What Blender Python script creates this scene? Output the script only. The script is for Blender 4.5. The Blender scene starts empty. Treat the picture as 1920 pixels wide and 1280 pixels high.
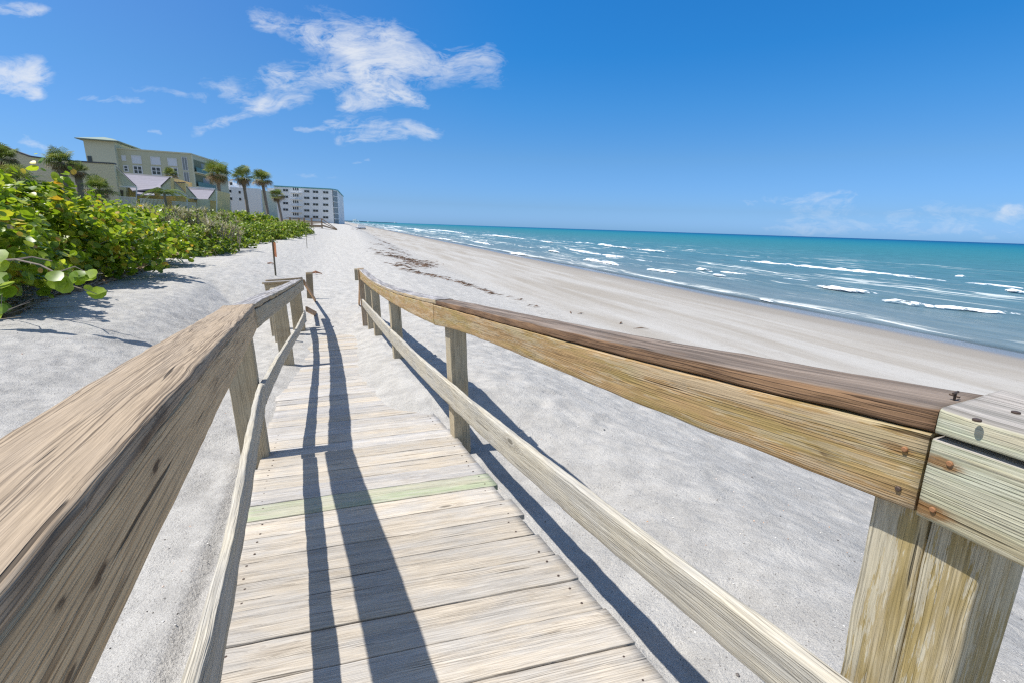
import bpy, math, random
import numpy as np
from mathutils import Vector, Matrix

R = math.radians
rng = np.random.default_rng(7)
random.seed(7)
scene = bpy.context.scene
COL = scene.collection

# ------------------------------------------------------------------ camera
F_PX = 853.0
PITCH, ROLL = R(14.1), R(1.9)
cF = np.array([0, math.cos(PITCH), -math.sin(PITCH)])
_R0 = np.array([1.0, 0, 0]); _U0 = np.cross(_R0, cF)
cR = _R0 * math.cos(ROLL) + _U0 * math.sin(ROLL)
cU = -_R0 * math.sin(ROLL) + _U0 * math.cos(ROLL)
cam_d = bpy.data.cameras.new("camera"); cam = bpy.data.objects.new("camera", cam_d); COL.objects.link(cam)
cam_d.sensor_width = 36.0; cam_d.lens = 36.0 * F_PX / 1920.0
cam_d.clip_start = 0.02; cam_d.clip_end = 60000
M = Matrix(((cR[0], cU[0], -cF[0], 0), (cR[1], cU[1], -cF[1], 0), (cR[2], cU[2], -cF[2], 0), (0, 0, 0, 1)))
cam.matrix_world = M
scene.camera = cam

# ------------------------------------------------------------------ light
SUN_AZ, SUN_EL = R(259.0), R(62.0)      # compass style azimuth, clockwise from +Y
sun_dir = Vector((math.sin(SUN_AZ) * math.cos(SUN_EL), math.cos(SUN_AZ) * math.cos(SUN_EL), math.sin(SUN_EL)))
sd = bpy.data.lights.new("sun", 'SUN'); sun = bpy.data.objects.new("sun", sd); COL.objects.link(sun)
sd.energy = 4.7; sd.angle = R(0.53); sd.color = (1.0, 0.965, 0.90)
sun.rotation_euler = sun_dir.to_track_quat('Z', 'Y').to_euler()

scene.view_settings.view_transform = 'Standard'; scene.view_settings.look = 'None'
scene.view_settings.exposure = 0.28; scene.view_settings.gamma = 1.0

scene.cycles.use_denoising = False; scene.cycles.sample_clamp_indirect = 2.5; scene.cycles.caustics_reflective = False; scene.cycles.caustics_refractive = False
scene.cycles.max_bounces = 6; scene.cycles.transparent_max_bounces = 12; scene.cycles.filter_width = 1.3

# ------------------------------------------------------------------ node helper
class NT:
    def __init__(s, tree): s.t = tree; s.n = tree.nodes; s.l = tree.links
    def node(s, typ, **kw):
        n = s.n.new(typ)
        for k, v in kw.items(): setattr(n, k, v)
        return n
    def put(s, sock, v):
        if v is None: return
        if hasattr(v, 'is_output'): s.l.new(v, sock)
        elif isinstance(v, (tuple, list)):
            sock.default_value = tuple(v) + ((1.0,) if (sock.type == 'RGBA' and len(v) == 3) else ())
        else: sock.default_value = v
    def m(s, op, a, b=None, c=None, clamp=False):
        n = s.node('ShaderNodeMath', operation=op); n.use_clamp = clamp
        s.put(n.inputs[0], a); s.put(n.inputs[1], b)
        if c is not None: s.put(n.inputs[2], c)
        return n.outputs[0]
    def mr(s, v, a, b, c=0.0, d=1.0, smooth=True):
        n = s.node('ShaderNodeMapRange'); n.interpolation_type = 'SMOOTHSTEP' if smooth else 'LINEAR'
        s.put(n.inputs[0], v)
        for i, q in enumerate((a, b, c, d)): s.put(n.inputs[i + 1], q)
        return n.outputs[0]
    def mix(s, f, a, b, mode='MIX'):
        n = s.node('ShaderNodeMix', data_type='RGBA', blend_type=mode)
        s.put(n.inputs[0], f); s.put(n.inputs[6], a); s.put(n.inputs[7], b)
        return n.outputs[2]
    def xyz(s, v):
        n = s.node('ShaderNodeSeparateXYZ'); s.put(n.inputs[0], v); return n.outputs
    def comb(s, x, y, z=0.0):
        n = s.node('ShaderNodeCombineXYZ'); s.put(n.inputs[0], x); s.put(n.inputs[1], y); s.put(n.inputs[2], z); return n.outputs[0]
    def noise(s, v, scale=1.0, detail=3.0, rough=0.5, dist=0.0, col=False):
        n = s.node('ShaderNodeTexNoise'); s.put(n.inputs['Vector'], v)
        s.put(n.inputs['Scale'], scale); s.put(n.inputs['Detail'], detail); s.put(n.inputs['Roughness'], rough); s.put(n.inputs['Distortion'], dist)
        return n.outputs['Color' if col else 'Fac']
    def vmul(s, v, k):
        n = s.node('ShaderNodeVectorMath', operation='MULTIPLY'); s.put(n.inputs[0], v); s.put(n.inputs[1], k); return n.outputs[0]
    def vadd(s, v, k):
        n = s.node('ShaderNodeVectorMath', operation='ADD'); s.put(n.inputs[0], v); s.put(n.inputs[1], k); return n.outputs[0]
    def dot(s, v, k):
        n = s.node('ShaderNodeVectorMath', operation='DOT_PRODUCT'); s.put(n.inputs[0], v); s.put(n.inputs[1], k); return n.outputs['Value']
    def attr(s, name, out='Vector'):
        n = s.node('ShaderNodeAttribute'); n.attribute_name = name; return n.outputs[out]
    def ramp(s, f, stops):
        n = s.node('ShaderNodeValToRGB'); cr = n.color_ramp
        while len(cr.elements) < len(stops): cr.elements.new(0.5)
        for e, (p, c) in zip(cr.elements, stops): e.position = p; e.color = tuple(c) + (1.0,)
        s.put(n.inputs[0], f); return n.outputs[0]

def material(name):
    m = bpy.data.materials.new(name); m.use_nodes = True
    t = NT(m.node_tree); b = t.n['Principled BSDF']
    return m, t, b

def ray(x, y): return cF + cR * (x - 960.0) / F_PX - cU * (y - 640.0) / F_PX

# ------------------------------------------------------------------ sky and clouds
world = bpy.data.worlds.new("World"); scene.world = world; world.use_nodes = True
wt = NT(world.node_tree)
bg = wt.n['Background']
sky = wt.node('ShaderNodeTexSky', sky_type='NISHITA'); sky.sun_disc = False
sky.sun_elevation = SUN_EL; sky.sun_rotation = SUN_AZ; sky.altitude = 0; sky.air_density = 1.0; sky.dust_density = 0.6; sky.ozone_density = 1.6
hs = wt.node('ShaderNodeHueSaturation'); hs.inputs['Saturation'].default_value = 1.22; hs.inputs['Hue'].default_value = 0.497
wt.l.new(sky.outputs[0], hs.inputs['Color'])
tc = wt.node('ShaderNodeTexCoord').outputs['Generated']
gx_, gy_, gz_ = wt.xyz(tc)
ys = wt.m('MAXIMUM', gy_, 0.02)
gx = wt.m('DIVIDE', gx_, ys); gz = wt.m('DIVIDE', gz_, ys)
P2 = wt.comb(gx, gz, 0.0)
warp = wt.noise(wt.vmul(P2, (5.0, 9.0, 1.0)), 1.0, 4.0, 0.55, 0.3, col=True)
warp2 = wt.noise(wt.vmul(P2, (24.0, 40.0, 1.0)), 1.0, 3.0, 0.6, 0.0, col=True)
PW = wt.vadd(P2, wt.vmul(wt.vadd(warp, (-0.5, -0.5, 0)), (0.11, 0.06, 0.0)))
PW = wt.vadd(PW, wt.vmul(wt.vadd(warp2, (-0.5, -0.5, 0)), (0.035, 0.018, 0.0)))
wx, wz, _ = wt.xyz(PW)
def gno(x, y): d = ray(x, y); return d[0] / d[1], d[2] / d[1]
# wisps as strokes (start, end, half width, strength), all directions in the sky
strokes = [((490, 35), (660, 85), 17, .8), ((600, 40), (735, 75), 34, .42), ((640, 75), (735, 70), 22, .75), ((660, 85), (690, 150), 26, .9),
           ((535, 140), (720, 135), 27, 1.05), ((700, 118), (760, 120), 20, .6), ((770, 110), (900, 105), 27, .72), ((800, 140), (930, 150), 25, .38),
           ((650, 192), (760, 178), 17, 1.0), ((700, 160), (780, 180), 14, .6), ((425, 165), (500, 195), 17, .75), ((500, 195), (555, 185), 14, .75),
           ((385, 238), (490, 208), 12, .62), ((630, 235), (800, 248), 15, .8), ((650, 265), (740, 262), 10, .62), ((575, 248), (610, 250), 5, .4),
           ((155, 182), (260, 190), 7, .42), ((255, 166), (380, 178), 9, .36), ((40, 260), (105, 282), 9, .5), ((550, 325), (640, 332), 9, .25),
           ((0, 128), (50, 128), 22, 1.5), ((0, 160), (55, 165), 12, .9), ((0, 8), (90, 10), 11, .75), ((265, 240), (300, 243), 4, .4), ((672, 305), (690, 300), 5, .4),
           ((380, 150), (520, 130), 12, .22), ((1380, 372), (1600, 372), 9, .27), ((1500, 390), (1900, 404), 24, .235), ((1895, 400), (1925, 398), 10, .6), ((1450, 422), (1910, 438), 20, .26)]
acc = None
for (a, b, wd, amp) in strokes:
    ax, az = gno(*a); bx, bz = gno(*b)
    L = math.hypot(bx - ax, bz - az); ux, uz = (bx - ax) / L, (bz - az) / L
    hw = wd / F_PX * 0.86
    px = wt.m('SUBTRACT', wx, ax); pz = wt.m('SUBTRACT', wz, az)
    along = wt.m('ADD', wt.m('MULTIPLY', px, ux), wt.m('MULTIPLY', pz, uz))
    perp = wt.m('ADD', wt.m('MULTIPLY', px, -uz), wt.m('MULTIPLY', pz, ux))
    cl = wt.m('MINIMUM', wt.m('MAXIMUM', along, 0.0), L)
    da = wt.m('MULTIPLY', wt.m('SUBTRACT', along, cl), 0.6)
    d2 = wt.m('ADD', wt.m('MULTIPLY', da, da), wt.m('MULTIPLY', perp, perp))
    g = wt.m('MULTIPLY', wt.m('EXPONENT', wt.m('MULTIPLY', d2, -1.0 / (hw * hw))), amp)
    acc = g if acc is None else wt.m('ADD', acc, g)
streak = wt.mr(wt.noise(wt.vmul(PW, (20.0, 85.0, 1.0)), 1.0, 7.0, 0.68, 1.2), 0.30, 0.72)
soft = wt.noise(wt.vmul(P2, (9.0, 20.0, 1.0)), 1.0, 6.0, 0.65, 1.2)
den = wt.m('MULTIPLY', acc, wt.m('ADD', wt.m('MULTIPLY', streak, 0.70), wt.mr(soft, .32, .70, .0, 1.2)))
den = wt.m('MULTIPLY', wt.m('SUBTRACT', 1.0, wt.m('EXPONENT', wt.m('MULTIPLY', wt.m('MAXIMUM', wt.m('SUBTRACT', den, 0.18), 0.0), -0.85))), 0.92)
den = wt.m('MULTIPLY', den, wt.m('GREATER_THAN', gy_, 0.03))
ndir = tc
skyR = wt.ramp(wt.mr(gz_, 0.0, 0.42, 0, 1, False), [(0.0, (.42, .74, 1.0)), (.04, (.40, .66, .90)), (.10, (.37, .57, .70)), (.32, (.37, .60, .60)), (.54, (.25, .64, .66)), (.74, (.15, .64, .70)), (1.0, (.13, .66, .74))])
skyL = wt.ramp(wt.mr(gz_, 0.0, 0.42, 0, 1, False), [(0.0, (.44, .74, 1.0)), (.04, (.42, .66, .90)), (.10, (.38, .56, .68)), (.25, (.38, .57, .60)), (.55, (.36, .62, .60)), (1.0, (.40, .66, .66))])
side = wt.mr(gx_, -0.62, 0.05)
grad = wt.mix(1.0, wt.mix(side, skyL, skyR), (.53, .61, .95), 'MULTIPLY')
front = wt.m('MULTIPLY', wt.mr(gy_, -0.15, 0.25), wt.mr(gz_, 0.42, 0.70, 1.0, 0.0))
tint = wt.mix(front, (.46, .54, .60), grad)
skyb = wt.mix(1.0, sky.outputs[0], tint, 'MULTIPLY')
boost = wt.mr(gz_, 0.0, 0.42, 1.5, 1.5)
skyb = wt.mix(1.0, skyb, (1.5, 1.5, 1.5), 'MULTIPLY')
# unseen pale haze added behind and above the viewer as ambient fill
hz_n = wt.noise(wt.vmul(tc, (2.2, 2.2, 3.0)), 1.0, 4.0, 0.55)
fill_veil = wt.m('MULTIPLY', wt.m('SUBTRACT', 1.0, front), wt.mr(hz_n, 0.42, 0.68, 0.0, 0.22))
skyb = wt.mix(fill_veil, skyb, (5.0, 4.9, 4.75))
skycol = wt.mix(den, skyb, (5.3, 5.5, 5.8))
wt.l.new(skycol, bg.inputs[0]); bg.inputs[1].default_value = 0.13

# ------------------------------------------------------------------ object helpers
def tag(o, label=None, cat=None, group=None, kind=None):
    if label: o['label'] = label
    if cat: o['category'] = cat
    if group: o['group'] = group
    if kind: o['kind'] = kind
    return o
def empty(name, loc=(0, 0, 0), label=None, cat=None, group=None):
    o = bpy.data.objects.new(name, None); COL.objects.link(o); o.location = Vector([float(q) for q in loc]); o.empty_display_size = 0.2
    return tag(o, label, cat, group)
def link(name, me, mat, parent=None, smooth=False):
    o = bpy.data.objects.new(name, me); COL.objects.link(o)
    if mat: me.materials.append(mat)
    if parent is not None:
        o.parent = parent
        o.location = -parent.location if parent.type == 'EMPTY' else (0, 0, 0)
    if smooth: me.polygons.foreach_set('use_smooth', [True] * len(me.polygons))
    return o
def mesh(name, V, Fc, smooth=False):
    me = bpy.data.meshes.new(name)
    me.from_pydata([tuple(float(q) for q in v) for v in V], [], [tuple(int(i) for i in f) for f in Fc]); me.update()
    if smooth: me.polygons.foreach_set('use_smooth', [True] * len(me.polygons))
    return me
def fast_mesh(name, V, quads, smooth=True):
    me = bpy.data.meshes.new(name); V = np.asarray(V, np.float32); Q = np.asarray(quads, np.int32); k = Q.shape[1]
    me.vertices.add(len(V)); me.vertices.foreach_set('co', V.ravel())
    me.loops.add(Q.size); me.loops.foreach_set('vertex_index', Q.ravel())
    me.polygons.add(len(Q)); me.polygons.foreach_set('loop_start', np.arange(0, Q.size, k, dtype=np.int32))
    me.polygons.foreach_set('loop_total', np.full(len(Q), k, np.int32))
    me.update(calc_edges=True)
    me.polygons.foreach_set('use_smooth', np.full(len(Q), smooth))
    return me
def vattr(me, name, A):
    a = me.attributes.new(name, 'FLOAT_VECTOR', 'POINT'); a.data.foreach_set('vector', np.asarray(A, np.float32).ravel())
def fattr(me, name, A, dom='POINT'):
    a = me.attributes.new(name, 'FLOAT', dom); a.data.foreach_set('value', np.asarray(A, np.float32).ravel())

class MB:
    """collects boxes and tubes for ONE part"""
    def __init__(s): s.V = []; s.F = []
    def quad(s, a, b, c, d):
        n = len(s.V); s.V += [a, b, c, d]; s.F.append((n, n + 1, n + 2, n + 3))
    def hexa(s, p):   # 8 corners: bottom 4 ccw, top 4
        n = len(s.V); s.V += [tuple(q) for q in p]
        for f in ((3, 2, 1, 0), (4, 5, 6, 7), (0, 1, 5, 4), (1, 2, 6, 5), (2, 3, 7, 6), (3, 0, 4, 7)): s.F.append(tuple(n + i for i in f))
    def prism(s, poly, ext):      # polygon (list of 3D) extruded by vector
        n = len(s.V); k = len(poly); e = np.array(ext)
        s.V += [tuple(p) for p in poly] + [tuple(np.array(p) + e) for p in poly]
        s.F.append(tuple(range(n, n + k))); s.F.append(tuple(range(n + 2 * k - 1, n + k - 1, -1)))
        for i in range(k):
            j = (i + 1) % k; s.F.append((n + j, n + i, n + k + i, n + k + j))
    def tube(s, pts, r, seg=7):
        pts = [np.array(p, float) for p in pts]; rr = r if hasattr(r, '__len__') else [r] * len(pts)
        n = len(s.V)
        for i, p in enumerate(pts):
            d = pts[min(i + 1, len(pts) - 1)] - pts[max(i - 1, 0)]; d /= (np.linalg.norm(d) + 1e-9)
            a = np.cross(d, [0.3, 0.2, 1.0]); 
            if np.linalg.norm(a) < 1e-3: a = np.cross(d, [1.0, 0, 0])
            a /= np.linalg.norm(a); b = np.cross(d, a)
            for k in range(seg):
                t = 2 * math.pi * k / seg; s.V.append(tuple(p + rr[i] * (math.cos(t) * a + math.sin(t) * b)))
        for i in range(len(pts) - 1):
            for k in range(seg):
                k2 = (k + 1) % seg; s.F.append((n + i * seg + k, n + i * seg + k2, n + (i + 1) * seg + k2, n + (i + 1) * seg + k))
        s.F.append(tuple(n + k for k in range(seg - 1, -1, -1))); m0 = n + (len(pts) - 1) * seg; s.F.append(tuple(m0 + k for k in range(seg)))
    def build(s, name, mat, parent=None, smooth=False): return link(name, mesh(name, s.V, s.F, smooth), mat, parent)

# value noise for heights
_perm = rng.permutation(4096); _val = rng.random(4096)
def vnoise(x, y, seed=0):
    xi = np.floor(x).astype(np.int64); yi = np.floor(y).astype(np.int64); fx = x - xi; fy = y - yi
    fx = fx * fx * (3 - 2 * fx); fy = fy * fy * (3 - 2 * fy)
    def h(a, b): return _val[_perm[(a * 57 + b * 131 + seed * 977 + _perm[(b + seed * 31) & 4095]) & 4095]]
    return (h(xi, yi) * (1 - fx) + h(xi + 1, yi) * fx) * (1 - fy) + (h(xi, yi + 1) * (1 - fx) + h(xi + 1, yi + 1) * fx) * fy - 0.5
def fbm(x, y, o=3, seed=0):
    r = 0; a = 1.0
    for i in range(o): r = r + a * vnoise(x * 2 ** i + i * 17.3, y * 2 ** i + i * 9.1, seed + i); a *= 0.5
    return r
def sstep(x, a, b):
    t = np.clip((x - a) / (b - a), 0, 1); return t * t * (3 - 2 * t)

# ------------------------------------------------------------------ frames
# shore frame: s runs along the shore away from the camera, t runs out to sea
SA = R(-20.3)
sv = np.array([math.sin(SA), math.cos(SA), 0.0]); tv = np.array([math.cos(SA), -math.sin(SA), 0.0])
def ST(s, t, z): return s * sv + t * tv + np.array([0, 0, z])
# walkway frame: h along, v to the right, w up (the old structure leans a little towards the land)
def unit(a): return a / np.linalg.norm(a)
wW = unit(-ray(1010, 4100)); _a = unit(ray(590, 512)); hW = unit(_a - wW * (_a @ wW)); vW = np.cross(hW, wW)
SLOPE = 0.0798; HCAM = 1.40
nD = wW + SLOPE * hW
def W(u, v, w): return u * hW + v * vW + w * wW
def deck_w(u): return -HCAM - SLOPE * u
def deck_z(x, y): return (-HCAM - nD[0] * x - nD[1] * y) / nD[2]
hh = unit(np.array([hW[0], hW[1], 0])); hv = np.array([hh[1], -hh[0], 0.0])

# ------------------------------------------------------------------ ground
def ground_z(x, y, detail=True):
    x = np.asarray(x, float); y = np.asarray(y, float)
    s = x * sv[0] + y * sv[1]; t = x * tv[0] + y * tv[1]
    u = x * hh[0] + y * hh[1]; v = x * hv[0] + y * hv[1]
    zc = np.interp(s, [-30, -3, 2, 6, 11, 20, 40, 60, 85, 150, 400], [-1.3, -1.5, -1.72, -2.05, -2.36, -2.42, -2.2, -1.8, -1.5, -1.4, -1.4])
    zl = np.interp(s, [-30, 0, 8, 15, 22, 32, 60, 85, 150, 400], [-1.3, -1.5, -1.62, -1.72, -1.75, -1.75, -1.45, -1.2, -1.1, -1.1])
    k = sstep(t, -4.8, -1.0)
    z = zl * (1 - k) + zc * k
    z = z + sstep(-t, 6.0, 18.0) * 1.15
    tt = t + 0.7 * fbm(s * 0.11, t * 0.02, 2, 5) * sstep(t, 3, 9)
    zb = np.interp(tt, [7.5, 12, 24, 29.6, 34, 60, 200, 2000], [-3.45, -3.72, -4.55, -5.0, -5.35, -6.8, -10, -30])
    kb = sstep(t, 1.6, 8.4)
    z = z * (1 - kb) + zb * kb
    # next to the walkway
    dz = deck_z(x, y)
    vl = np.interp(u, [4.3, 5.0, 6.0, 7.2, 8.2, 9.6, 10.6], [-0.75, -0.58, -0.40, -0.27, -0.2, -0.12, 0.0])
    vr = np.interp(u, [2.6, 3.45, 3.9, 4.5, 5.4, 6.6, 8.0, 9.7, 10.6], [1.25, 1.0, 0.86, 0.66, 0.56, 0.5, 0.62, 0.72, 0.72])
    vv_ = v - 0.035 * fbm(u * 3.2, v * 3.2, 3, 3) * 2
    hl = np.clip((vl - vv_) * 0.22, -0.05, 0.10); hr = np.clip((vv_ - vr) * 0.22, -0.05, 0.09)
    rel = np.maximum(hl, hr)
    off = np.interp(u, [0, 3.2, 4.4], [1.0, 1.0, 0.0])
    rel = np.where(u < 4.4, rel * (1 - off) + off * np.where(v > 1.0, -0.17, np.where(v < -0.62, -0.06, -0.1)), rel)
    endk = sstep(u + 0.12 * (v - 0.2), 10.15, 11.3)
    rel = rel * (1 - endk) + endk * 0.05
    rel = rel + sstep(u, 11.3, 14) * 0.25
    kd = sstep(np.abs(v - 0.2), 1.3, 3.4); kd = np.maximum(kd, sstep(u, 12.5, 17)); kd = np.maximum(kd, sstep(-u, 1.0, 4.0))
    z = z * kd + (dz + rel) * (1 - kd)
    if detail:
        soft = (1 - sstep(t, 7.0, 9.5)); near = np.clip(1.2 - np.hypot(x, y) / 60.0, 0, 1)
        quiet = np.where((v > -0.75) & (v < 1.1) & (u < 10.8), 0.12, 1.0)
        foot = fbm(x * 2.9, y * 2.9, 2, 11); foot = -np.clip(foot - 0.02, 0, 1) * 0.065 + 0.024 * fbm(x * 6.3, y * 6.3, 2, 21)
        z = z + soft * near * quiet * foot
        z = z + soft * 0.10 * fbm(x * 0.45, y * 0.45, 2, 31) * sstep(np.abs(v - .2), 1.2, 4)
        z = z + 0.03 * fbm(s * 0.15, t * 0.5, 2, 41) * sstep(t, 8, 12) * (1 - sstep(t, 26, 29))
        z = z + 0.01 * fbm(x * 9, y * 9, 2, 61) * near * soft * np.where(quiet < 0.5, 0.6, 1.0)
    return z

def graded(a, b, step, growth, lo, hi):
    mid = list(np.arange(a, b, step)); L = []; st = step; q = a
    while q > lo: st *= growth; q -= st; L.append(q)
    H = []; st = step; q = mid[-1]
    while q < hi: st *= growth; q += st; H.append(q)
    return np.array(L[::-1] + mid + H)
gu = graded(-0.5, 11.5, 0.036, 1.045, -250, 24000); gvv = graded(-3.2, 4.6, 0.036, 1.05, -6000, 6000)
U_, V_ = np.meshgrid(gu, gvv, indexing='ij')
X_ = U_ * hh[0] + V_ * hv[0]; Y_ = U_ * hh[1] + V_ * hv[1]
Z_ = ground_z(X_, Y_)
nu, nv = U_.shape
idx = np.arange(nu * nv).reshape(nu, nv)
Q = np.stack([idx[:-1, :-1], idx[1:, :-1], idx[1:, 1:], idx[:-1, 1:]], -1).reshape(-1, 4)[:, ::-1]
g_me = fast_mesh('sand', np.stack([X_, Y_, Z_], -1).reshape(-1, 3), Q)

def sand_mat():
    m, t, b = material('sand'); P = t.node('ShaderNodeNewGeometry').outputs['Position']
    T = t.dot(P, tuple(tv)); S = t.dot(P, tuple(sv))
    big = t.noise(P, 0.22, 4.0, 0.6); ST2 = t.comb(t.m('MULTIPLY', S, 0.06), t.m('MULTIPLY', T, 0.5))
    band = t.noise(ST2, 1.0, 5.0, 0.6, 0.4)
    Tn = t.m('ADD', T, t.m('MULTIPLY', t.m('SUBTRACT', big, 0.5), 3.0))
    flat = t.mr(Tn, 6.0, 10.5)
    dune = t.mix(t.mr(t.noise(P, 3.4, 6.0, 0.72), 0.34, 0.66), (0.42, 0.405, 0.378), (0.55, 0.53, 0.493))
    beach = t.mix(t.mr(band, .32, .66), (0.36, 0.325, 0.275), (0.475, 0.455, 0.42)); beach = t.mix(t.m('MULTIPLY', t.mr(t.noise(t.vmul(P, (1, 1, 1)), 1.6, 6.0, .75), .5, .66), .25), beach, (.30, .27, .235))
    c = t.mix(flat, dune, beach)
    Tw = t.m('ADD', T, t.m('MULTIPLY', t.m('SUBTRACT', t.noise(t.comb(t.m('MULTIPLY', S, 0.07), 0.0), 1.0, 3.0), 0.5), 2.2))
    wet = t.mr(Tw, 19.5, 26.0); wet2 = t.mr(Tw, 26.4, 28.8)
    c = t.mix(wet, c, (0.31, 0.28, 0.24)); c = t.mix(wet2, c, (0.215, 0.20, 0.185))
    # soil under the shrubs
    soil = t.mr(t.m('ADD', T, t.m('MULTIPLY', big, 1.5)), -5.6, -8.0); c = t.mix(soil, c, (0.17, 0.145, 0.11))
    grain = t.noise(P, 260.0, 2.0, 0.7); c = t.mix(t.mr(grain, 0.30, 0.72, 0.0, 1.0, False), t.mix(1.0, c, (0.62, 0.62, 0.64), 'MULTIPLY'), t.mix(1.0, c, (1.25, 1.24, 1.22), 'MULTIPLY'))
    vo = t.node('ShaderNodeTexVoronoi'); t.put(vo.inputs['Vector'], P); vo.inputs['Scale'].default_value = 46.0
    sp = t.m('MULTIPLY', t.m('LESS_THAN', vo.outputs['Distance'], 0.16), t.m('GREATER_THAN', t.xyz(vo.outputs['Color'])[0], 0.55))
    c = t.mix(t.m('MULTIPLY', sp, 0.65), c, (0.12, 0.10, 0.085))
    t.put(b.inputs['Base Color'], c)
    t.put(b.inputs['Roughness'], t.mr(Tw, 25.5, 28.5, 0.95, 0.18)); b.inputs['Specular IOR Level'].default_value = 0.3
    n1 = t.noise(P, 7.0, 5.0, 0.66); n2 = t.noise(P, 70.0, 4.0, 0.7)
    hgt = t.m('ADD', t.m('MULTIPLY', n1, 0.034), t.m('ADD', t.m('MULTIPLY', n2, 0.012), t.m('MULTIPLY', grain, 0.0022)))
    bp = t.node('ShaderNodeBump'); t.put(bp.inputs['Height'], hgt); t.put(bp.inputs['Strength'], t.mr(Tn, 7.0, 10.5, 1.0, 0.22)); bp.inputs['Distance'].default_value = 1.0
    t.l.new(bp.outputs[0], b.inputs['Normal'])
    return m
sand = link('beach_sand', g_me, sand_mat()); tag(sand, kind='structure')

def shell_bits():
    V = []; Fq = []; n = 5200
    u = rng.uniform(0.3, 9, n) ; v = rng.uniform(-4.0, 5.5, n)
    k = (v < -0.62) | (v > 1.02); u, v = u[k], v[k]
    x = u * hh[0] + v * hv[0]; y = u * hh[1] + v * hv[1]; z = ground_z(x, y)
    sz = rng.lognormal(math.log(0.0035), 0.45, len(x)); sz = np.clip(sz, 0.0015, 0.013)
    for i in range(len(x)):
        a = rng.uniform(0, 6.28); c = np.array([x[i], y[i], z[i] + sz[i] * 0.3]); k0 = len(V)
        for j in range(5):
            ang = a + j * 1.2566; V.append(c + sz[i] * np.array([math.cos(ang) * rng.uniform(.6, 1), math.sin(ang) * rng.uniform(.6, 1), rng.uniform(-.2, .3)]))
        V.append(c + np.array([0, 0, sz[i] * 0.55]))
        for j in range(5): Fq.append((k0 + j, k0 + (j + 1) % 5, k0 + 5))
    me = mesh('shell_fragments', V, Fq)
    cl = np.repeat(rng.random(len(x)), 5); fattr(me, 'lc', cl, 'FACE')
    m, t, b = material('shell'); c = t.ramp(t.attr('lc', 'Fac'), [(0.0, (.05, .045, .04)), (.30, (.16, .13, .11)), (.45, (.6, .57, .53)), (.8, (.75, .73, .70)), (.93, (.55, .30, .16))]); t.put(b.inputs['Base Color'], c)
    o = link('shell_fragments', me, m); tag(o, 'tiny scattered shell fragments and dark pebbles on the grey dune sand', 'shell fragments', kind='stuff')
shell_bits()

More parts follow.
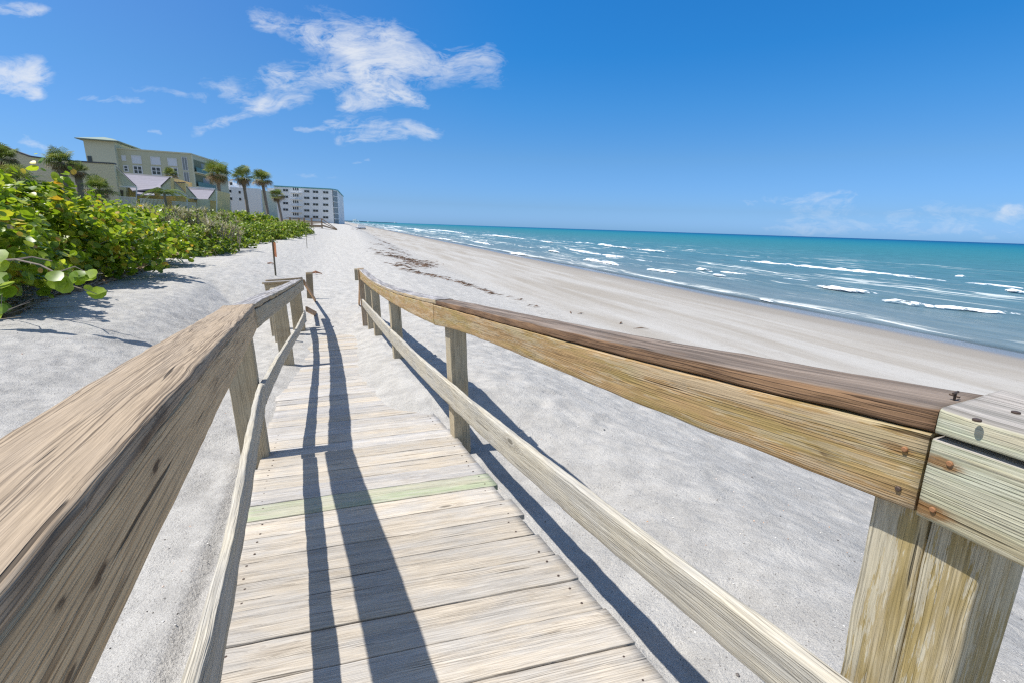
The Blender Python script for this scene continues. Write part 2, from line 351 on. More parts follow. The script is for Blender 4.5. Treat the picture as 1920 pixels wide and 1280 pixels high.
# ------------------------------------------------------------------ water
SEA = -5.0
def shore_water():
    ss = graded(0, 130, 0.8, 1.035, -60, 30000); tt = graded(27.5, 95, 0.35, 1.05, 24.5, 30000)
    S_, T_ = np.meshgrid(ss, tt, indexing='ij')
    Z = np.full(S_.shape, SEA)
    amp = sstep(T_, 30, 40) * (1 - 0.85 * sstep(T_, 250, 900))
    ph = T_ * (2 * math.pi / 11.0) + 2.2 * fbm(S_ * 0.012, T_ * 0.02, 2, 71)
    sw = np.sin(ph); sw = np.where(sw > 0, sw ** 2, sw * 0.4)
    Z = Z + amp * 0.24 * sw * (0.4 + 1.2 * (fbm(S_ * 0.02, T_ * 0.06, 2, 72) + 0.5)) + amp * 0.10 * fbm(S_ * 0.22, T_ * 0.6, 3, 73)
    XY = S_[..., None] * sv + T_[..., None] * tv
    XY[..., 2] = Z
    n1, n2 = S_.shape; ii = np.arange(n1 * n2).reshape(n1, n2)
    Qd = np.stack([ii[:-1, :-1], ii[:-1, 1:], ii[1:, 1:], ii[1:, :-1]], -1).reshape(-1, 4)[:, ::-1]
    me = fast_mesh('sea_water', XY.reshape(-1, 3), Qd)
    m, t, b = material('sea_water'); P = t.node('ShaderNodeNewGeometry').outputs['Position']
    T = t.dot(P, tuple(tv)); S = t.dot(P, tuple(sv))
    pn = t.noise(t.comb(t.m('MULTIPLY', S, 0.018), t.m('MULTIPLY', T, 0.05)), 1.0, 5.0, 0.6)
    lt = t.m('LOGARITHM', t.m('MAXIMUM', t.m('ADD', T, t.m('MULTIPLY', t.m('SUBTRACT', pn, 0.5), 22.0)), 10.0), 10.0)
    c = t.ramp(t.mr(lt, 1.45, 4.2, 0, 1, False), [(0.0, (.21, .25, .245)), (.06, (.13, .205, .22)), (.16, (.075, .185, .225)), (.30, (.042, .18, .225)), (.44, (.022, .17, .235)), (.58, (.008, .135, .235)), (.74, (.005, .085, .21)), (1.0, (.004, .055, .17))])
    # lacy foam patches in the surf zone
    fz = t.comb(t.m('MULTIPLY', S, 0.10), t.m('MULTIPLY', T, 0.55))
    f1 = t.noise(fz, 1.0, 7.0, 0.68, 0.5); zone = t.m('MULTIPLY', t.mr(T, 29.5, 33.0, 0.6, 1.0), t.mr(T, 70.0, 160.0, 1.0, 0.0))
    f2 = t.noise(t.comb(t.m('MULTIPLY', S, 0.02), t.m('MULTIPLY', T, 0.10)), 1.0, 3.0, 0.6)
    foam = t.m('MULTIPLY', t.mr(t.m('ADD', f1, t.m('MULTIPLY', t.m('SUBTRACT', f2, 0.5), 0.55)), 0.565, 0.69), t.m('MULTIPLY', zone, 0.48))
    # far-off streaks of surf up the coast
    fs = t.noise(t.comb(t.m('MULTIPLY', S, 0.010), t.m('MULTIPLY', T, 0.13)), 1.0, 4.0, 0.6, 0.6)
    farf = t.m('MULTIPLY', t.m('MULTIPLY', t.mr(fs, 0.56, 0.62), t.mr(S, 130.0, 300.0)), t.mr(T, 75.0, 100.0, 1.0, 0.0))
    wph = t.m('ADD', t.m('MULTIPLY', T, 0.62), t.m('MULTIPLY', t.noise(t.comb(t.m('MULTIPLY', S, 0.022), t.m('MULTIPLY', T, 0.035)), 1.0, 4.0, 0.6), 13.0))
    wfr = t.m('FRACT', wph); wl = t.m('MULTIPLY', t.mr(wfr, 0.0, 0.04), t.mr(wfr, 0.05, 0.34, 1.0, 0.0))
    wl = t.m('MULTIPLY', wl, t.mr(t.m('ADD', f2, t.m('MULTIPLY', t.m('SUBTRACT', f1, 0.5), 0.7)), 0.50, 0.66)); wl = t.m('MULTIPLY', wl, t.m('MULTIPLY', t.mr(T, 30.5, 34.0), t.mr(T, 60.0, 120.0, 1.0, 0.0)))
    foam = t.m('MAXIMUM', foam, t.m('MULTIPLY', wl, 0.85))
    chop = t.noise(t.comb(t.m('MULTIPLY', S, 0.16), t.m('MULTIPLY', T, 0.75)), 1.0, 5.0, 0.65, 0.3); c = t.mix(1.0, c, t.ramp(chop, [(0.30, (.74, .80, .82)), (0.70, (1.22, 1.15, 1.12))]), 'MULTIPLY')
    # edge of the last swash
    se = t.m('ADD', T, t.m('MULTIPLY', t.m('SUBTRACT', t.noise(t.comb(t.m('MULTIPLY', S, 0.11), 0.0), 1.0, 4.0), 0.5), 2.6))
    sw2 = t.m('MULTIPLY', t.m('MULTIPLY', t.mr(se, 31.3, 31.6), t.mr(se, 32.0, 33.6, 1.0, 0.0)), t.mr(f1, 0.44, 0.56))
    foam = t.m('MAXIMUM', foam, t.m('MAXIMUM', t.m('MULTIPLY', farf, 0.9), t.m('MULTIPLY', sw2, 0.75)))
    c = t.mix(foam, c, (0.78, 0.80, 0.80))
    dif = t.node('ShaderNodeBsdfDiffuse'); t.put(dif.inputs[0], c); gl = t.node('ShaderNodeBsdfGlossy'); gl.inputs['Roughness'].default_value = 0.17
    fr = t.node('ShaderNodeFresnel'); fr.inputs['IOR'].default_value = 1.33
    gm = t.node('ShaderNodeMixShader'); t.put(gm.inputs[0], t.m('MULTIPLY', t.m('MINIMUM', fr.outputs[0], t.mr(lt, 1.5, 2.6, 0.34, 0.09)), t.mr(foam, 0.0, 0.4, 1.0, 0.0))); t.l.new(dif.outputs[0], gm.inputs[1]); t.l.new(gl.outputs[0], gm.inputs[2])
    w1 = t.noise(t.comb(t.m('MULTIPLY', S, 0.35), t.m('MULTIPLY', T, 1.1)), 1.0, 5.0, 0.62, 0.3)
    w2 = t.noise(t.comb(t.m('MULTIPLY', S, 0.05), t.m('MULTIPLY', T, 0.16)), 1.0, 4.0, 0.6, 0.2)
    bp = t.node('ShaderNodeBump'); t.put(bp.inputs['Height'], t.m('ADD', t.m('MULTIPLY', w1, 0.35), t.m('MULTIPLY', w2, 1.4))); bp.inputs['Distance'].default_value = 1.0
    t.put(bp.inputs['Strength'], 0.85)
    for nd in (dif, gl, fr): t.l.new(bp.outputs[0], nd.inputs['Normal'])
    # thin sheet of water at the very edge
    tr = t.node('ShaderNodeBsdfTransparent'); ms = t.node('ShaderNodeMixShader')
    edge = t.mr(t.m('ADD', T, t.m('MULTIPLY', t.m('SUBTRACT', t.noise(t.comb(t.m('MULTIPLY', S, 0.09), 0.0), 1.0, 4.0), 0.5), 3.0)), 28.6, 31.6)
    t.put(ms.inputs[0], edge); t.l.new(tr.outputs[0], ms.inputs[1]); t.l.new(gm.outputs[0], ms.inputs[2]); t.l.new(ms.outputs[0], t.n['Material Output'].inputs['Surface'])
    tag(link('sea_water', me, m), kind='structure')
shore_water()

def foam_mat():
    m, t, b = material('sea_foam'); P = t.node('ShaderNodeNewGeometry').outputs['Position']
    t.put(b.inputs['Base Color'], t.mix(t.noise(P, 2.5, 4.0), (.70, .75, .78), (.86, .87, .88))); b.inputs['Roughness'].default_value = 0.85
    cov = t.attr('cov', 'Fac'); n = t.noise(t.comb(t.m('MULTIPLY', t.dot(P, tuple(sv)), 0.55), t.m('MULTIPLY', t.dot(P, tuple(tv)), 1.6), t.m('MULTIPLY', t.xyz(P)[2], 2.0)), 1.0, 7.0, 0.74, 0.5)
    t.put(b.inputs['Alpha'], t.mr(t.m('ADD', cov, t.m('MULTIPLY', t.m('SUBTRACT', n, 0.5), 3.0)), 0.38, 0.66))
    bp = t.node('ShaderNodeBump'); t.put(bp.inputs['Height'], t.m('MULTIPLY', n, 0.4)); t.l.new(bp.outputs[0], b.inputs['Normal'])
    return m
def breakers():
    # crest lines: points where each breaker lies on the water, crest height in metres, width of its foam
    L = [([(1335, 486), (1450, 495), (1560, 505), (1650, 514), (1775, 527)], .55, 3.2), ([(1058, 454), (1120, 459), (1187, 467)], .6, 4.5), ([(1192, 468), (1246, 473)], .55, 3.6),
         ([(1276, 469), (1304, 470)], .5, 2.6), ([(1062, 467), (1140, 482), (1232, 492)], .42, 3.4), ([(1094, 487), (1122, 491)], .4, 2.4), ([(1124, 491), (1162, 498)], .4, 2.8),
         ([(1212, 505), (1270, 513)], .35, 2.0), ([(1304, 504), (1336, 510)], .4, 1.7), ([(1347, 510), (1412, 518)], .35, 1.8), ([(1466, 522), (1530, 531)], .25, 1.2),
         ([(1528, 535), (1580, 545), (1648, 551)], .45, 2.8), ([(1652, 563), (1720, 573), (1770, 578)], .4, 1.8), ([(1750, 574), (1830, 583), (1920, 591)], .35, 1.9), ([(1790, 518), (1806, 519)], .4, 1.8),
         ([(1884, 544), (1930, 552)], .4, 1.8), ([(1808, 530), (1920, 541)], .2, 1.6), ([(795, 430), (838, 434), (878, 440)], .7, 8), ([(850, 443), (886, 446)], .5, 5), ([(900, 440), (945, 444), (988, 449)], .6, 6),
         ([(880, 453), (926, 460)], .5, 4), ([(955, 475), (990, 479)], .4, 2.6), ([(755, 428), (800, 432)], .6, 7), ([(722, 424), (760, 427)], .7, 9), ([(1010, 452), (1040, 456)], .4, 4),
         ([(1028, 470), (1050, 474)], .3, 2), ([(1420, 560), (1450, 566)], .15, 1.0), ([(1335, 514), (1362, 518)], .25, 1.6), ([(1125, 478), (1180, 484)], .3, 2.4), ([(820, 447), (850, 451)], .4, 4), ([(925, 442), (960, 446)], .5, 6)]
    V = []; Fq = []; cov = []
    for pts, hc, wd in L:
        G = []
        for p in pts:
            d = ray(*p); P = d * (SEA + 0.1) / d[2]; G.append((P @ sv, P @ tv))
        G = np.array(G); seg = np.hypot(*np.diff(G, axis=0).T); cum = np.r_[0, np.cumsum(seg)]
        n = max(10, int(cum[-1] / 0.5)); q = np.linspace(0, cum[-1], n)
        s0 = np.interp(q, cum, G[:, 0]); t0 = np.interp(q, cum, G[:, 1]) + 0.5 * fbm(q * 0.25, q * 0, 3, 5)
        K = 13; base = len(V)
        for i in range(n):
            e = (math.sin(math.pi * min(.999, (i + .5) / n)) ** .55) * (.65 + .7 * (vnoise(np.array([q[i] * .33]), np.array([hc * 31.0 + wd]), 14)[0] + .5)); e = max(.08, min(1.0, e)); lump = 0.45 + 1.15 * (vnoise(np.array([q[i] * 0.7]), np.array([hc * 50]), 4)[0] + 0.5)
            hgt = hc * .55 * e * lump
            for j in range(K):
                f = j / (K - 1)                      # 0 = shoreward edge, 1 = seaward edge
                prof = np.interp(f, [0, .15, .3, .42, .6, 1], [0, .35, .9, 1, .62, 0]) * hgt
                jit = vnoise(np.array([q[i] * 2.1 + j]), np.array([j * 1.7]), 9)[0] * 0.3 * hgt
                tt = t0[i] + (f - 0.35) * wd * .85 * e * (0.75 + 0.5 * lump)
                P = ST(s0[i], tt, SEA + 0.06 + prof + jit); V.append(P)
                cov.append(np.interp(f, [0, .08, .2, .45, .75, 1], [.0, .45, .80, .75, .30, 0]) * (0.35 + 0.65 * e))
        for i in range(n - 1):
            for j in range(K - 1): a = base + i * K + j; Fq.append((a, a + K, a + K + 1, a + 1))
    me = fast_mesh('sea_foam', np.array(V), Fq); fattr(me, 'cov', cov)
    tag(link('sea_foam', me, foam_mat()), 'white foam on the crests of small waves breaking along the beach', 'sea foam', kind='stuff')
breakers()

# ------------------------------------------------------------------ wood
def _pv(x, y, v): d = ray(x, y); return d * v / (d @ vW)
def _pw(x, y, w_): d = ray(x, y); return d * w_ / (d @ wW)
TANM = [(_pv(297, 873, -.285), .035, .008, wW, .9), (_pv(197, 1075, -.275), .030, .007, wW, .85), (_pv(125, 1133, -.272), .020, .006, wW, .8), (_pv(148, 1262, -.27), .02, .005, wW, .8), (_pv(268, 830, -.29), .06, .012, wW, .45), (_pv(300, 780, -.29), .07, .014, wW, .5), (_pv(400, 720, -.32), .08, .008, wW, .45),
        (_pw(45, 884, -.275), .010, .006, vW, .8), (_pw(205, 717, -.29), .035, .005, vW, .6), (_pw(262, 711, -.295), .012, .005, vW, .7), (_pw(345, 653, -.30), .03, .006, vW, .6), (_pw(296, 659, -.30), .012, .004, vW, .6), (_pw(80, 950, -.27), .012, .008, vW, .5)]
def wood(name, light, dark, grey=(.42, .40, .375), grey_amt=0.35, k=85.0, kb=60.0, contrast=0.7, stain=None, stain_amt=0.0, top_grey=0.0, topcol=(.40, .36, .335), bump=1.0, knots=0.16, flake=0.0, rust=False, marks=None, fb=.45):
    m, t, b = material(name)
    gp = t.attr('gp'); s, a, w = t.xyz(gp)
    sd_ = t.attr('seed', 'Fac')
    # knots
    kv = t.comb(t.m('MULTIPLY', s, 2.1), t.m('ADD', t.m('MULTIPLY', a, 7.0), sd_), t.m('MULTIPLY', sd_, 3.1))
    vo = t.node('ShaderNodeTexVoronoi'); t.put(vo.inputs['Vector'], kv); vo.inputs['Scale'].default_value = 1.0; vo.inputs['Randomness'].default_value = 1.0
    dist = vo.outputs['Distance']; keep = t.m('LESS_THAN', t.xyz(vo.outputs['Color'])[1], knots)
    kb_ = t.m('MULTIPLY', t.m('EXPONENT', t.m('MULTIPLY', t.m('MULTIPLY', dist, dist), -22.0)), keep)
    lo = t.noise(t.comb(t.m('ADD', t.m('MULTIPLY', s, 0.42), t.m('MULTIPLY', sd_, 7.0)), t.m('MULTIPLY', a, 5.0), t.m('MULTIPLY', w, 5.0)), 1.0, 3.0, 0.5)
    mid = t.noise(t.comb(t.m('ADD', t.m('MULTIPLY', s, 1.6), sd_), t.m('MULTIPLY', a, 18.0), t.m('MULTIPLY', w, 18.0)), 1.0, 2.0, 0.5)
    r = t.m('ADD', t.m('ADD', t.m('MULTIPLY', a, k), t.m('MULTIPLY', w, kb)), t.m('ADD', t.m('MULTIPLY', lo, 11.0), t.m('MULTIPLY', mid, 0.55)))
    spn = t.noise(t.comb(t.m('MULTIPLY', s, 0.35), t.m('ADD', t.m('MULTIPLY', a, 26.0), t.m('MULTIPLY', sd_, 11.0)), t.m('MULTIPLY', w, 26.0)), 1.0, 2.0, 0.5)
    r = t.m('ADD', r, t.m('MULTIPLY', spn, 7.0))
    r = t.m('ADD', r, t.m('MULTIPLY', kb_, 5.5))
    ph = t.m('FRACT', r)
    late = t.m('MULTIPLY', t.mr(ph, 0.56, 0.90), t.mr(ph, 0.92, 1.0, 1.0, 0.0))         # slow rise, sharp fall: late wood lines
    fiber = t.noise(t.comb(t.m('MULTIPLY', s, 6.0), t.m('MULTIPLY', a, 190.0), t.m('MULTIPLY', w, 190.0)), 1.0, 4.0, 0.7)
    fiber2 = t.noise(t.comb(t.m('ADD', t.m('MULTIPLY', s, 4.0), sd_), t.m('MULTIPLY', a, 80.0), t.m('MULTIPLY', w, 80.0)), 1.0, 5.0, 0.72)
    blot = t.noise(t.comb(t.m('ADD', t.m('MULTIPLY', s, 2.3), t.m('MULTIPLY', sd_, 5.0)), t.m('MULTIPLY', a, 9.0), t.m('MULTIPLY', w, 9.0)), 1.0, 5.0, 0.62)
    pres = t.noise(t.comb(t.m('ADD', t.m('MULTIPLY', s, 0.8), t.m('MULTIPLY', sd_, 3.0)), t.m('MULTIPLY', a, 24.0), t.m('MULTIPLY', w, 24.0)), 1.0, 3.0, 0.55)
    pr = t.mr(pres, 0.33, 0.62, 0.18, 1.0)
    late = t.m('MULTIPLY', late, pr)
    amtn = t.m('MULTIPLY', late, contrast)
    cn = t.noise(t.comb(t.m('ADD', t.m('MULTIPLY', s, 0.9), t.m('MULTIPLY', sd_, 5.3)), t.m('MULTIPLY', a, 34.0), t.m('MULTIPLY', w, 34.0)), 1.0, 3.0, 0.6)
    cf = t.m('ABSOLUTE', t.m('SUBTRACT', t.m('FRACT', t.m('MULTIPLY', cn, 9.0)), 0.5)); fine = t.m('MULTIPLY', t.mr(cf, 0.13, 0.02), pr)
    c = t.mix(amtn, light, dark); c = t.mix(t.m('MULTIPLY', fine, 0.5), c, tuple(q * .8 for q in dark))
    c = t.mix(t.m('MULTIPLY', t.mr(fiber2, 0.46, 0.72), 0.42 * fb), c, dark); c = t.mix(t.m('MULTIPLY', t.mr(fiber2, 0.44, 0.25), 0.35 * fb), c, tuple(min(.8, q * 1.25) for q in light))
    c = t.mix(t.mr(blot, 0.36, 0.66, 0.0, grey_amt), c, t.mix(t.m('MULTIPLY', late, 0.45), grey, tuple(q * 0.62 for q in grey)))
    if stain:
        st = t.noise(t.comb(t.m('ADD', t.m('MULTIPLY', s, 1.5), t.m('MULTIPLY', sd_, 9.0)), t.m('MULTIPLY', a, 11.0), t.m('MULTIPLY', w, 11.0)), 1.0, 5.0, 0.65)
        c = t.mix(t.mr(st, 0.44, 0.62, 0.0, stain_amt), c, stain)
    if flake:
        fl = t.noise(t.comb(t.m('MULTIPLY', s, 9.0), t.m('MULTIPLY', a, 95.0), t.m('MULTIPLY', w, 95.0)), 1.0, 5.0, 0.7)
        fm = t.noise(t.comb(t.m('MULTIPLY', s, 2.0), t.m('MULTIPLY', a, 22.0), t.m('MULTIPLY', w, 22.0)), 1.0, 3.0, 0.6)
        c = t.mix(t.m('MULTIPLY', t.mr(t.m('ADD', t.m('MULTIPLY', fl, 0.5), t.m('MULTIPLY', fm, 0.5)), 0.505, 0.525), flake), c, (.60, .565, .46))
    if top_grey:
        nz = t.dot(t.node('ShaderNodeNewGeometry').outputs['Normal'], tuple(wW))
        tn = t.noise(t.comb(t.m('MULTIPLY', s, 1.3), t.m('MULTIPLY', a, 30.0), t.m('MULTIPLY', w, 30.0)), 1.0, 4.0, 0.6)
        tg = t.mix(t.mr(tn, 0.35, 0.68), tuple(q * 0.36 for q in topcol), topcol)
        c = t.mix(t.m('MULTIPLY', t.m('MULTIPLY', t.mr(nz, 0.5, 0.85), t.mr(blot, 0.25, 0.5, 0.65, 1.0)), top_grey), c, tg)
    # knot heart and checks
    core = t.m('MULTIPLY', keep, t.mr(dist, 0.05, 0.11, 1.0, 0.0)); c = t.mix(t.m('MULTIPLY', core, 0.75), c, tuple(q * 0.33 for q in dark))
    halo = t.m('MULTIPLY', keep, t.m('MULTIPLY', t.mr(dist, 0.10, 0.16, 0.0, 1.0), t.mr(dist, 0.16, 0.30, 1.0, 0.0))); c = t.mix(t.m('MULTIPLY', halo, 0.35), c, dark)
    crk = t.noise(t.comb(t.m('ADD', t.m('MULTIPLY', s, 1.4), t.m('MULTIPLY', sd_, 13.0)), t.m('MULTIPLY', a, 52.0), t.m('MULTIPLY', w, 52.0)), 1.0, 2.0, 0.5, 0.2)
    ck = t.m('MULTIPLY', t.mr(crk, 0.70, 0.73), 0.8); c = t.mix(ck, c, tuple(q * 0.22 for q in dark))
    c = t.mix(0.75, c, t.mix(1.0, c, t.ramp(fiber, [(0.25, (.50, .48, .46)), (0.75, (1.35, 1.35, 1.35))]), 'MULTIPLY'))
    if rust:
        P = t.node('ShaderNodeNewGeometry').outputs['Position']; rn = t.noise(t.comb(t.m('MULTIPLY', s, 40.0), t.m('MULTIPLY', a, 160.0), 0.0), 1.0, 4.0, 0.65)
        for (x, y, vv_, ex, am) in rust:
            d = ray(x, y); pt = d * vv_ / (d @ vW); q = t.vadd(P, tuple(-pt)); du = t.m('ADD', t.dot(q, tuple(hW)), -0.008); dw = t.dot(q, tuple(wW))
            e2 = t.m('ADD', t.m('POWER', t.m('ABSOLUTE', t.m('MULTIPLY', du, 1 / (.024 * ex))), 2.0), t.m('POWER', t.m('ABSOLUTE', t.m('MULTIPLY', dw, 1 / (.0085 * ex))), 2.0))
            mk = t.m('MULTIPLY', t.m('EXPONENT', t.m('MULTIPLY', e2, -1.0)), t.mr(rn, .3, .6, .5, 1.25)); c = t.mix(t.m('MULTIPLY', t.mr(mk, .12, .75), am), c, (.22, .10, .025))
    if marks:
        P = t.node('ShaderNodeNewGeometry').outputs['Position']; rn = t.noise(t.comb(t.m('MULTIPLY', s, 30.0), t.m('MULTIPLY', a, 90.0), t.m('MULTIPLY', w, 90.0)), 1.0, 4.0, 0.65)
        for (pt, ls, ws, ax, am) in marks:
            oth = vW if ax is wW else wW
            q = t.vadd(P, tuple(-pt)); du = t.dot(q, tuple(hW)); dw = t.dot(q, tuple(ax)); do = t.dot(q, tuple(oth))
            e2 = t.m('ADD', t.m('POWER', t.m('MULTIPLY', du, 1 / ls), 2.0), t.m('ADD', t.m('POWER', t.m('MULTIPLY', dw, 1 / ws), 2.0), t.m('POWER', t.m('MULTIPLY', do, 1 / .02), 2.0)))
            mk = t.m('MULTIPLY', t.m('EXPONENT', t.m('MULTIPLY', e2, -1.0)), t.mr(rn, .3, .6, .4, 1.3)); c = t.mix(t.m('MULTIPLY', t.mr(mk, .25, .8), am), c, (.055, .032, .018))
            hl = t.m('EXPONENT', t.m('MULTIPLY', e2, -.22)); c = t.mix(t.m('MULTIPLY', hl, am * .30), c, (.17, .11, .065))
    tone = t.attr('tone', 'Fac'); c = t.mix(1.0, c, t.comb(tone, tone, tone), 'MULTIPLY')
    t.put(b.inputs['Base Color'], c); b.inputs['Roughness'].default_value = 0.82; b.inputs['Specular IOR Level'].default_value = 0.25
    hgt = t.m('ADD', t.m('MULTIPLY', late, 0.0013 * bump), t.m('ADD', t.m('MULTIPLY', fiber, 0.0005), t.m('MULTIPLY', fiber2, 0.0012)))
    hgt = t.m('SUBTRACT', hgt, t.m('MULTIPLY', fine, 0.0008))
    hgt = t.m('SUBTRACT', hgt, t.m('ADD', t.m('MULTIPLY', ck, 0.005), t.m('MULTIPLY', core, 0.002)))
    bp = t.node('ShaderNodeBump'); t.put(bp.inputs['Height'], hgt); bp.inputs['Distance'].default_value = 1.0; bp.inputs['Strength'].default_value = 1.0
    t.l.new(bp.outputs[0], b.inputs['Normal'])
    return m
M_deck = wood('wood_deck', (.57, .50, .405), (.29, .235, .175), (.47, .445, .41), 0.8, k=100, contrast=.5, bump=.9, knots=.2)
M_deckg = wood('wood_deck_green', (.48, .46, .345), (.27, .26, .17), (.44, .445, .38), .6, k=60, contrast=.35, stain=(.37, .43, .26), stain_amt=.7)
M_deckb = wood('wood_deck_bleached', (.56, .52, .465), (.31, .27, .23), (.45, .44, .435), .8, k=110, contrast=.5)
M_tan = wood('wood_tan', (.425, .33, .23), (.14, .10, .068), (.38, .31, .24), .35, k=85, kb=100, contrast=.85, bump=.9, knots=.24, marks=TANM, fb=.5)
M_tanside = wood('wood_tan_side', (.68, .505, .305), (.27, .18, .10), (.56, .43, .28), .3, k=85, kb=100, contrast=.80, bump=.9, knots=.24, marks=TANM, fb=.5)
GM = [(_pv(1552, 848, .842), .013, .009, wW, .8), (_pv(1560, 850, .842), .05, .02, wW, .25), (_pv(1147, 712, .855), .007, .005, wW, .8), (_pv(1010, 664, .862), .006, .008, wW, .6), (_pv(1012, 650, .862), .005, .005, wW, .5), (_pv(967, 648, .862), .012, .006, wW, .5)]
M_gold = wood('wood_gold', (.45, .295, .14), (.25, .145, .065), (.39, .285, .165), .35, k=150, contrast=.5, stain=(.32, .25, .08), stain_amt=.6, bump=.9, knots=.2, flake=.25, marks=GM, rust=((1697, 841, .835, 1.0, .55), (1685, 915, .835, .6, .2)))
M_brown = wood('wood_brown', (.30, .18, .10), (.05, .03, .02), (.11, .065, .042), .8, k=60, kb=110, contrast=.9, top_grey=.9, topcol=(.31, .25, .205), bump=1.0, knots=.3)
M_capgrey = wood('wood_cap_grey', (.52, .40, .24), (.28, .20, .12), (.42, .38, .33), .4, k=70, contrast=.6, top_grey=1.0, topcol=(.50, .48, .48), bump=1.5)
M_palegreen = wood('wood_pale_green', (.47, .45, .31), (.30, .27, .17), (.44, .475, .37), .85, k=150, contrast=.3, stain=(.42, .31, .17), stain_amt=.7, top_grey=.9, topcol=(.53, .49, .46), flake=.3, bump=.9, knots=.02, rust=((1782, 868, .835, 1.15, .85), (1750, 954, .835, 1.6, .85)))
M_greyrail = wood('wood_grey_rail', (.55, .505, .41), (.33, .285, .21), (.47, .455, .42), .7, k=100, contrast=.38, bump=1.3)
M_post = wood('wood_post', (.50, .42, .29), (.29, .225, .14), (.45, .42, .34), .5, k=75, kb=75, contrast=.6, bump=1.3)
M_postalg = wood('wood_post_algae', (.54, .46, .31), (.36, .29, .17), (.50, .46, .34), .5, k=110, kb=110, contrast=.5, stain=(.36, .27, .10), stain_amt=.85, flake=.6, bump=1.3, knots=.05)
M_redwood = wood('wood_raw', (.52, .33, .19), (.36, .21, .11), (.5, .4, .3), .3, contrast=.5)
M_olddark = wood('wood_old', (.30, .225, .15), (.17, .12, .08), (.30, .26, .21), .5, contrast=.5)

_seed = [0.0]
def ring_pts(wa, wb, r, na=4, nb=2):
    pts = []
    def arc(ca, cb, a0):
        for q in (0, 0.5, 1.0):
            th = a0 + q * math.pi / 2; pts.append((ca + r / wa * math.cos(th), cb + r / wb * math.sin(th)))
    ra, rb = r / wa, r / wb
    arc(ra, rb, math.pi)                     # inner bottom corner: (-a) to (-b)
    for i in range(1, na): pts.append((ra + (1 - 2 * ra) * i / na, 0))
    arc(1 - ra, rb, -math.pi / 2)
    for i in range(1, nb): pts.append((1, rb + (1 - 2 * rb) * i / nb))
    arc(1 - ra, 1 - rb, 0)
    for i in range(1, na): pts.append((1 - ra - (1 - 2 * ra) * i / na, 1))
    arc(ra, 1 - rb, math.pi / 2)
    for i in range(1, nb): pts.append((0, 1 - rb - (1 - 2 * rb) * i / nb))
    return pts
def board(name, mat, IB, IT, OT, OB, parent=None, r=0.004, rough=0.0015, na=6, nb=3, tone=None, wear=0.0):
    """a board lofted along its length; corners inner-bottom, inner-top, outer-top, outer-bottom at every station"""
    IB, IT, OT, OB = [np.asarray(q, float) for q in (IB, IT, OT, OB)]
    _seed[0] += 1.37; sd0 = _seed[0]
    wa = float(np.mean(np.linalg.norm(IT - IB, axis=1))); wb = float(np.mean(np.linalg.norm(OB - IB, axis=1)))
    ctr = (IB + IT + OT + OB) / 4; sl = np.r_[0, np.cumsum(np.linalg.norm(np.diff(ctr, axis=0), axis=1))]
    rp = ring_pts(wa, wb, r, na, nb); K = len(rp); n = len(ctr)
    V = np.zeros((n, K, 3)); G = np.zeros((n, K, 3))
    for j, (a, bb) in enumerate(rp):
        P = (IB * (1 - a) + IT * a) * (1 - bb) + (OB * (1 - a) + OT * a) * bb
        A = IT - IB; A /= np.linalg.norm(A, axis=1)[:, None]; B = OB - IB; B /= np.linalg.norm(B, axis=1)[:, None]
        na_ = fbm(sl * 7 + sd0 * 13, np.full(n, a * 2 + bb * 2), 3, 3); nb_ = fbm(sl * 9 + sd0 * 7, np.full(n, a * 2.7 + bb), 3, 8)
        corner = min(a, 1 - a) * wa < r * 1.01 and min(bb, 1 - bb) * wb < r * 1.01
        ex = rough * (2.0 if corner else 1.0)
        P = P + A * (na_ * ex * (1 if 0.1 < a < 0.9 else 1))[:, None] + B * (nb_ * ex)[:, None]
        if wear and corner and a > 0.5:
            wv = wear * np.clip(fbm(sl * 2.3 + sd0, np.full(n, bb * 3), 3, 12) + 0.15, 0, 1)
            P = P - A * wv[:, None] + B * (wv * (1 if bb < 0.5 else -1))[:, None]
        V[:, j] = P; G[:, j, 0] = sl; G[:, j, 1] = a * wa; G[:, j, 2] = bb * wb
    idx = np.arange(n * K).reshape(n, K)
    q = np.stack([idx[:-1], np.roll(idx, -1, 1)[:-1], np.roll(idx, -1, 1)[1:], idx[1:]], -1).reshape(-1, 4)
    me = bpy.data.meshes.new(name)
    faces = [tuple(int(z) for z in f[::-1]) for f in q] + [tuple(int(z) for z in idx[0])] + [tuple(int(z) for z in idx[-1][::-1])]
    me.from_pydata(V.reshape(-1, 3).tolist(), [], faces); me.update()
    # outward orientation check
    vol = np.cross(IT[0] - IB[0], OB[0] - IB[0]) @ (ctr[-1] - ctr[0])
    if vol > 0: me.flip_normals()
    me.polygons.foreach_set('use_smooth', [True] * (len(faces) - 2) + [False, False])
    G[:, :, 0] += (sd0 * 3.7) % 40
    vattr(me, 'gp', G.reshape(-1, 3)); fattr(me, 'seed', np.full(n * K, sd0)); fattr(me, 'tone', np.full(n * K, tone if tone else 1.0))
    return link(name, me, mat, parent)
def straight(name, mat, p0, p1, A, wa, B, wb, parent=None, n=None, **kw):
    """straight board from p0 to p1, width wa along A, thickness wb along B (p0/p1 are the inner-bottom corner)"""
    p0, p1, A, B = [np.array(q, float) for q in (p0, p1, A, B)]
    L = np.linalg.norm(p1 - p0); n = n or max(4, int(L / 0.06)); q = np.linspace(0, 1, n)[:, None]
    IB = p0 * (1 - q) + p1 * q; A = unit(A) * wa; B = unit(B) * wb
    return board(name, mat, IB, IB + A, IB + A + B, IB + B, parent, **kw)

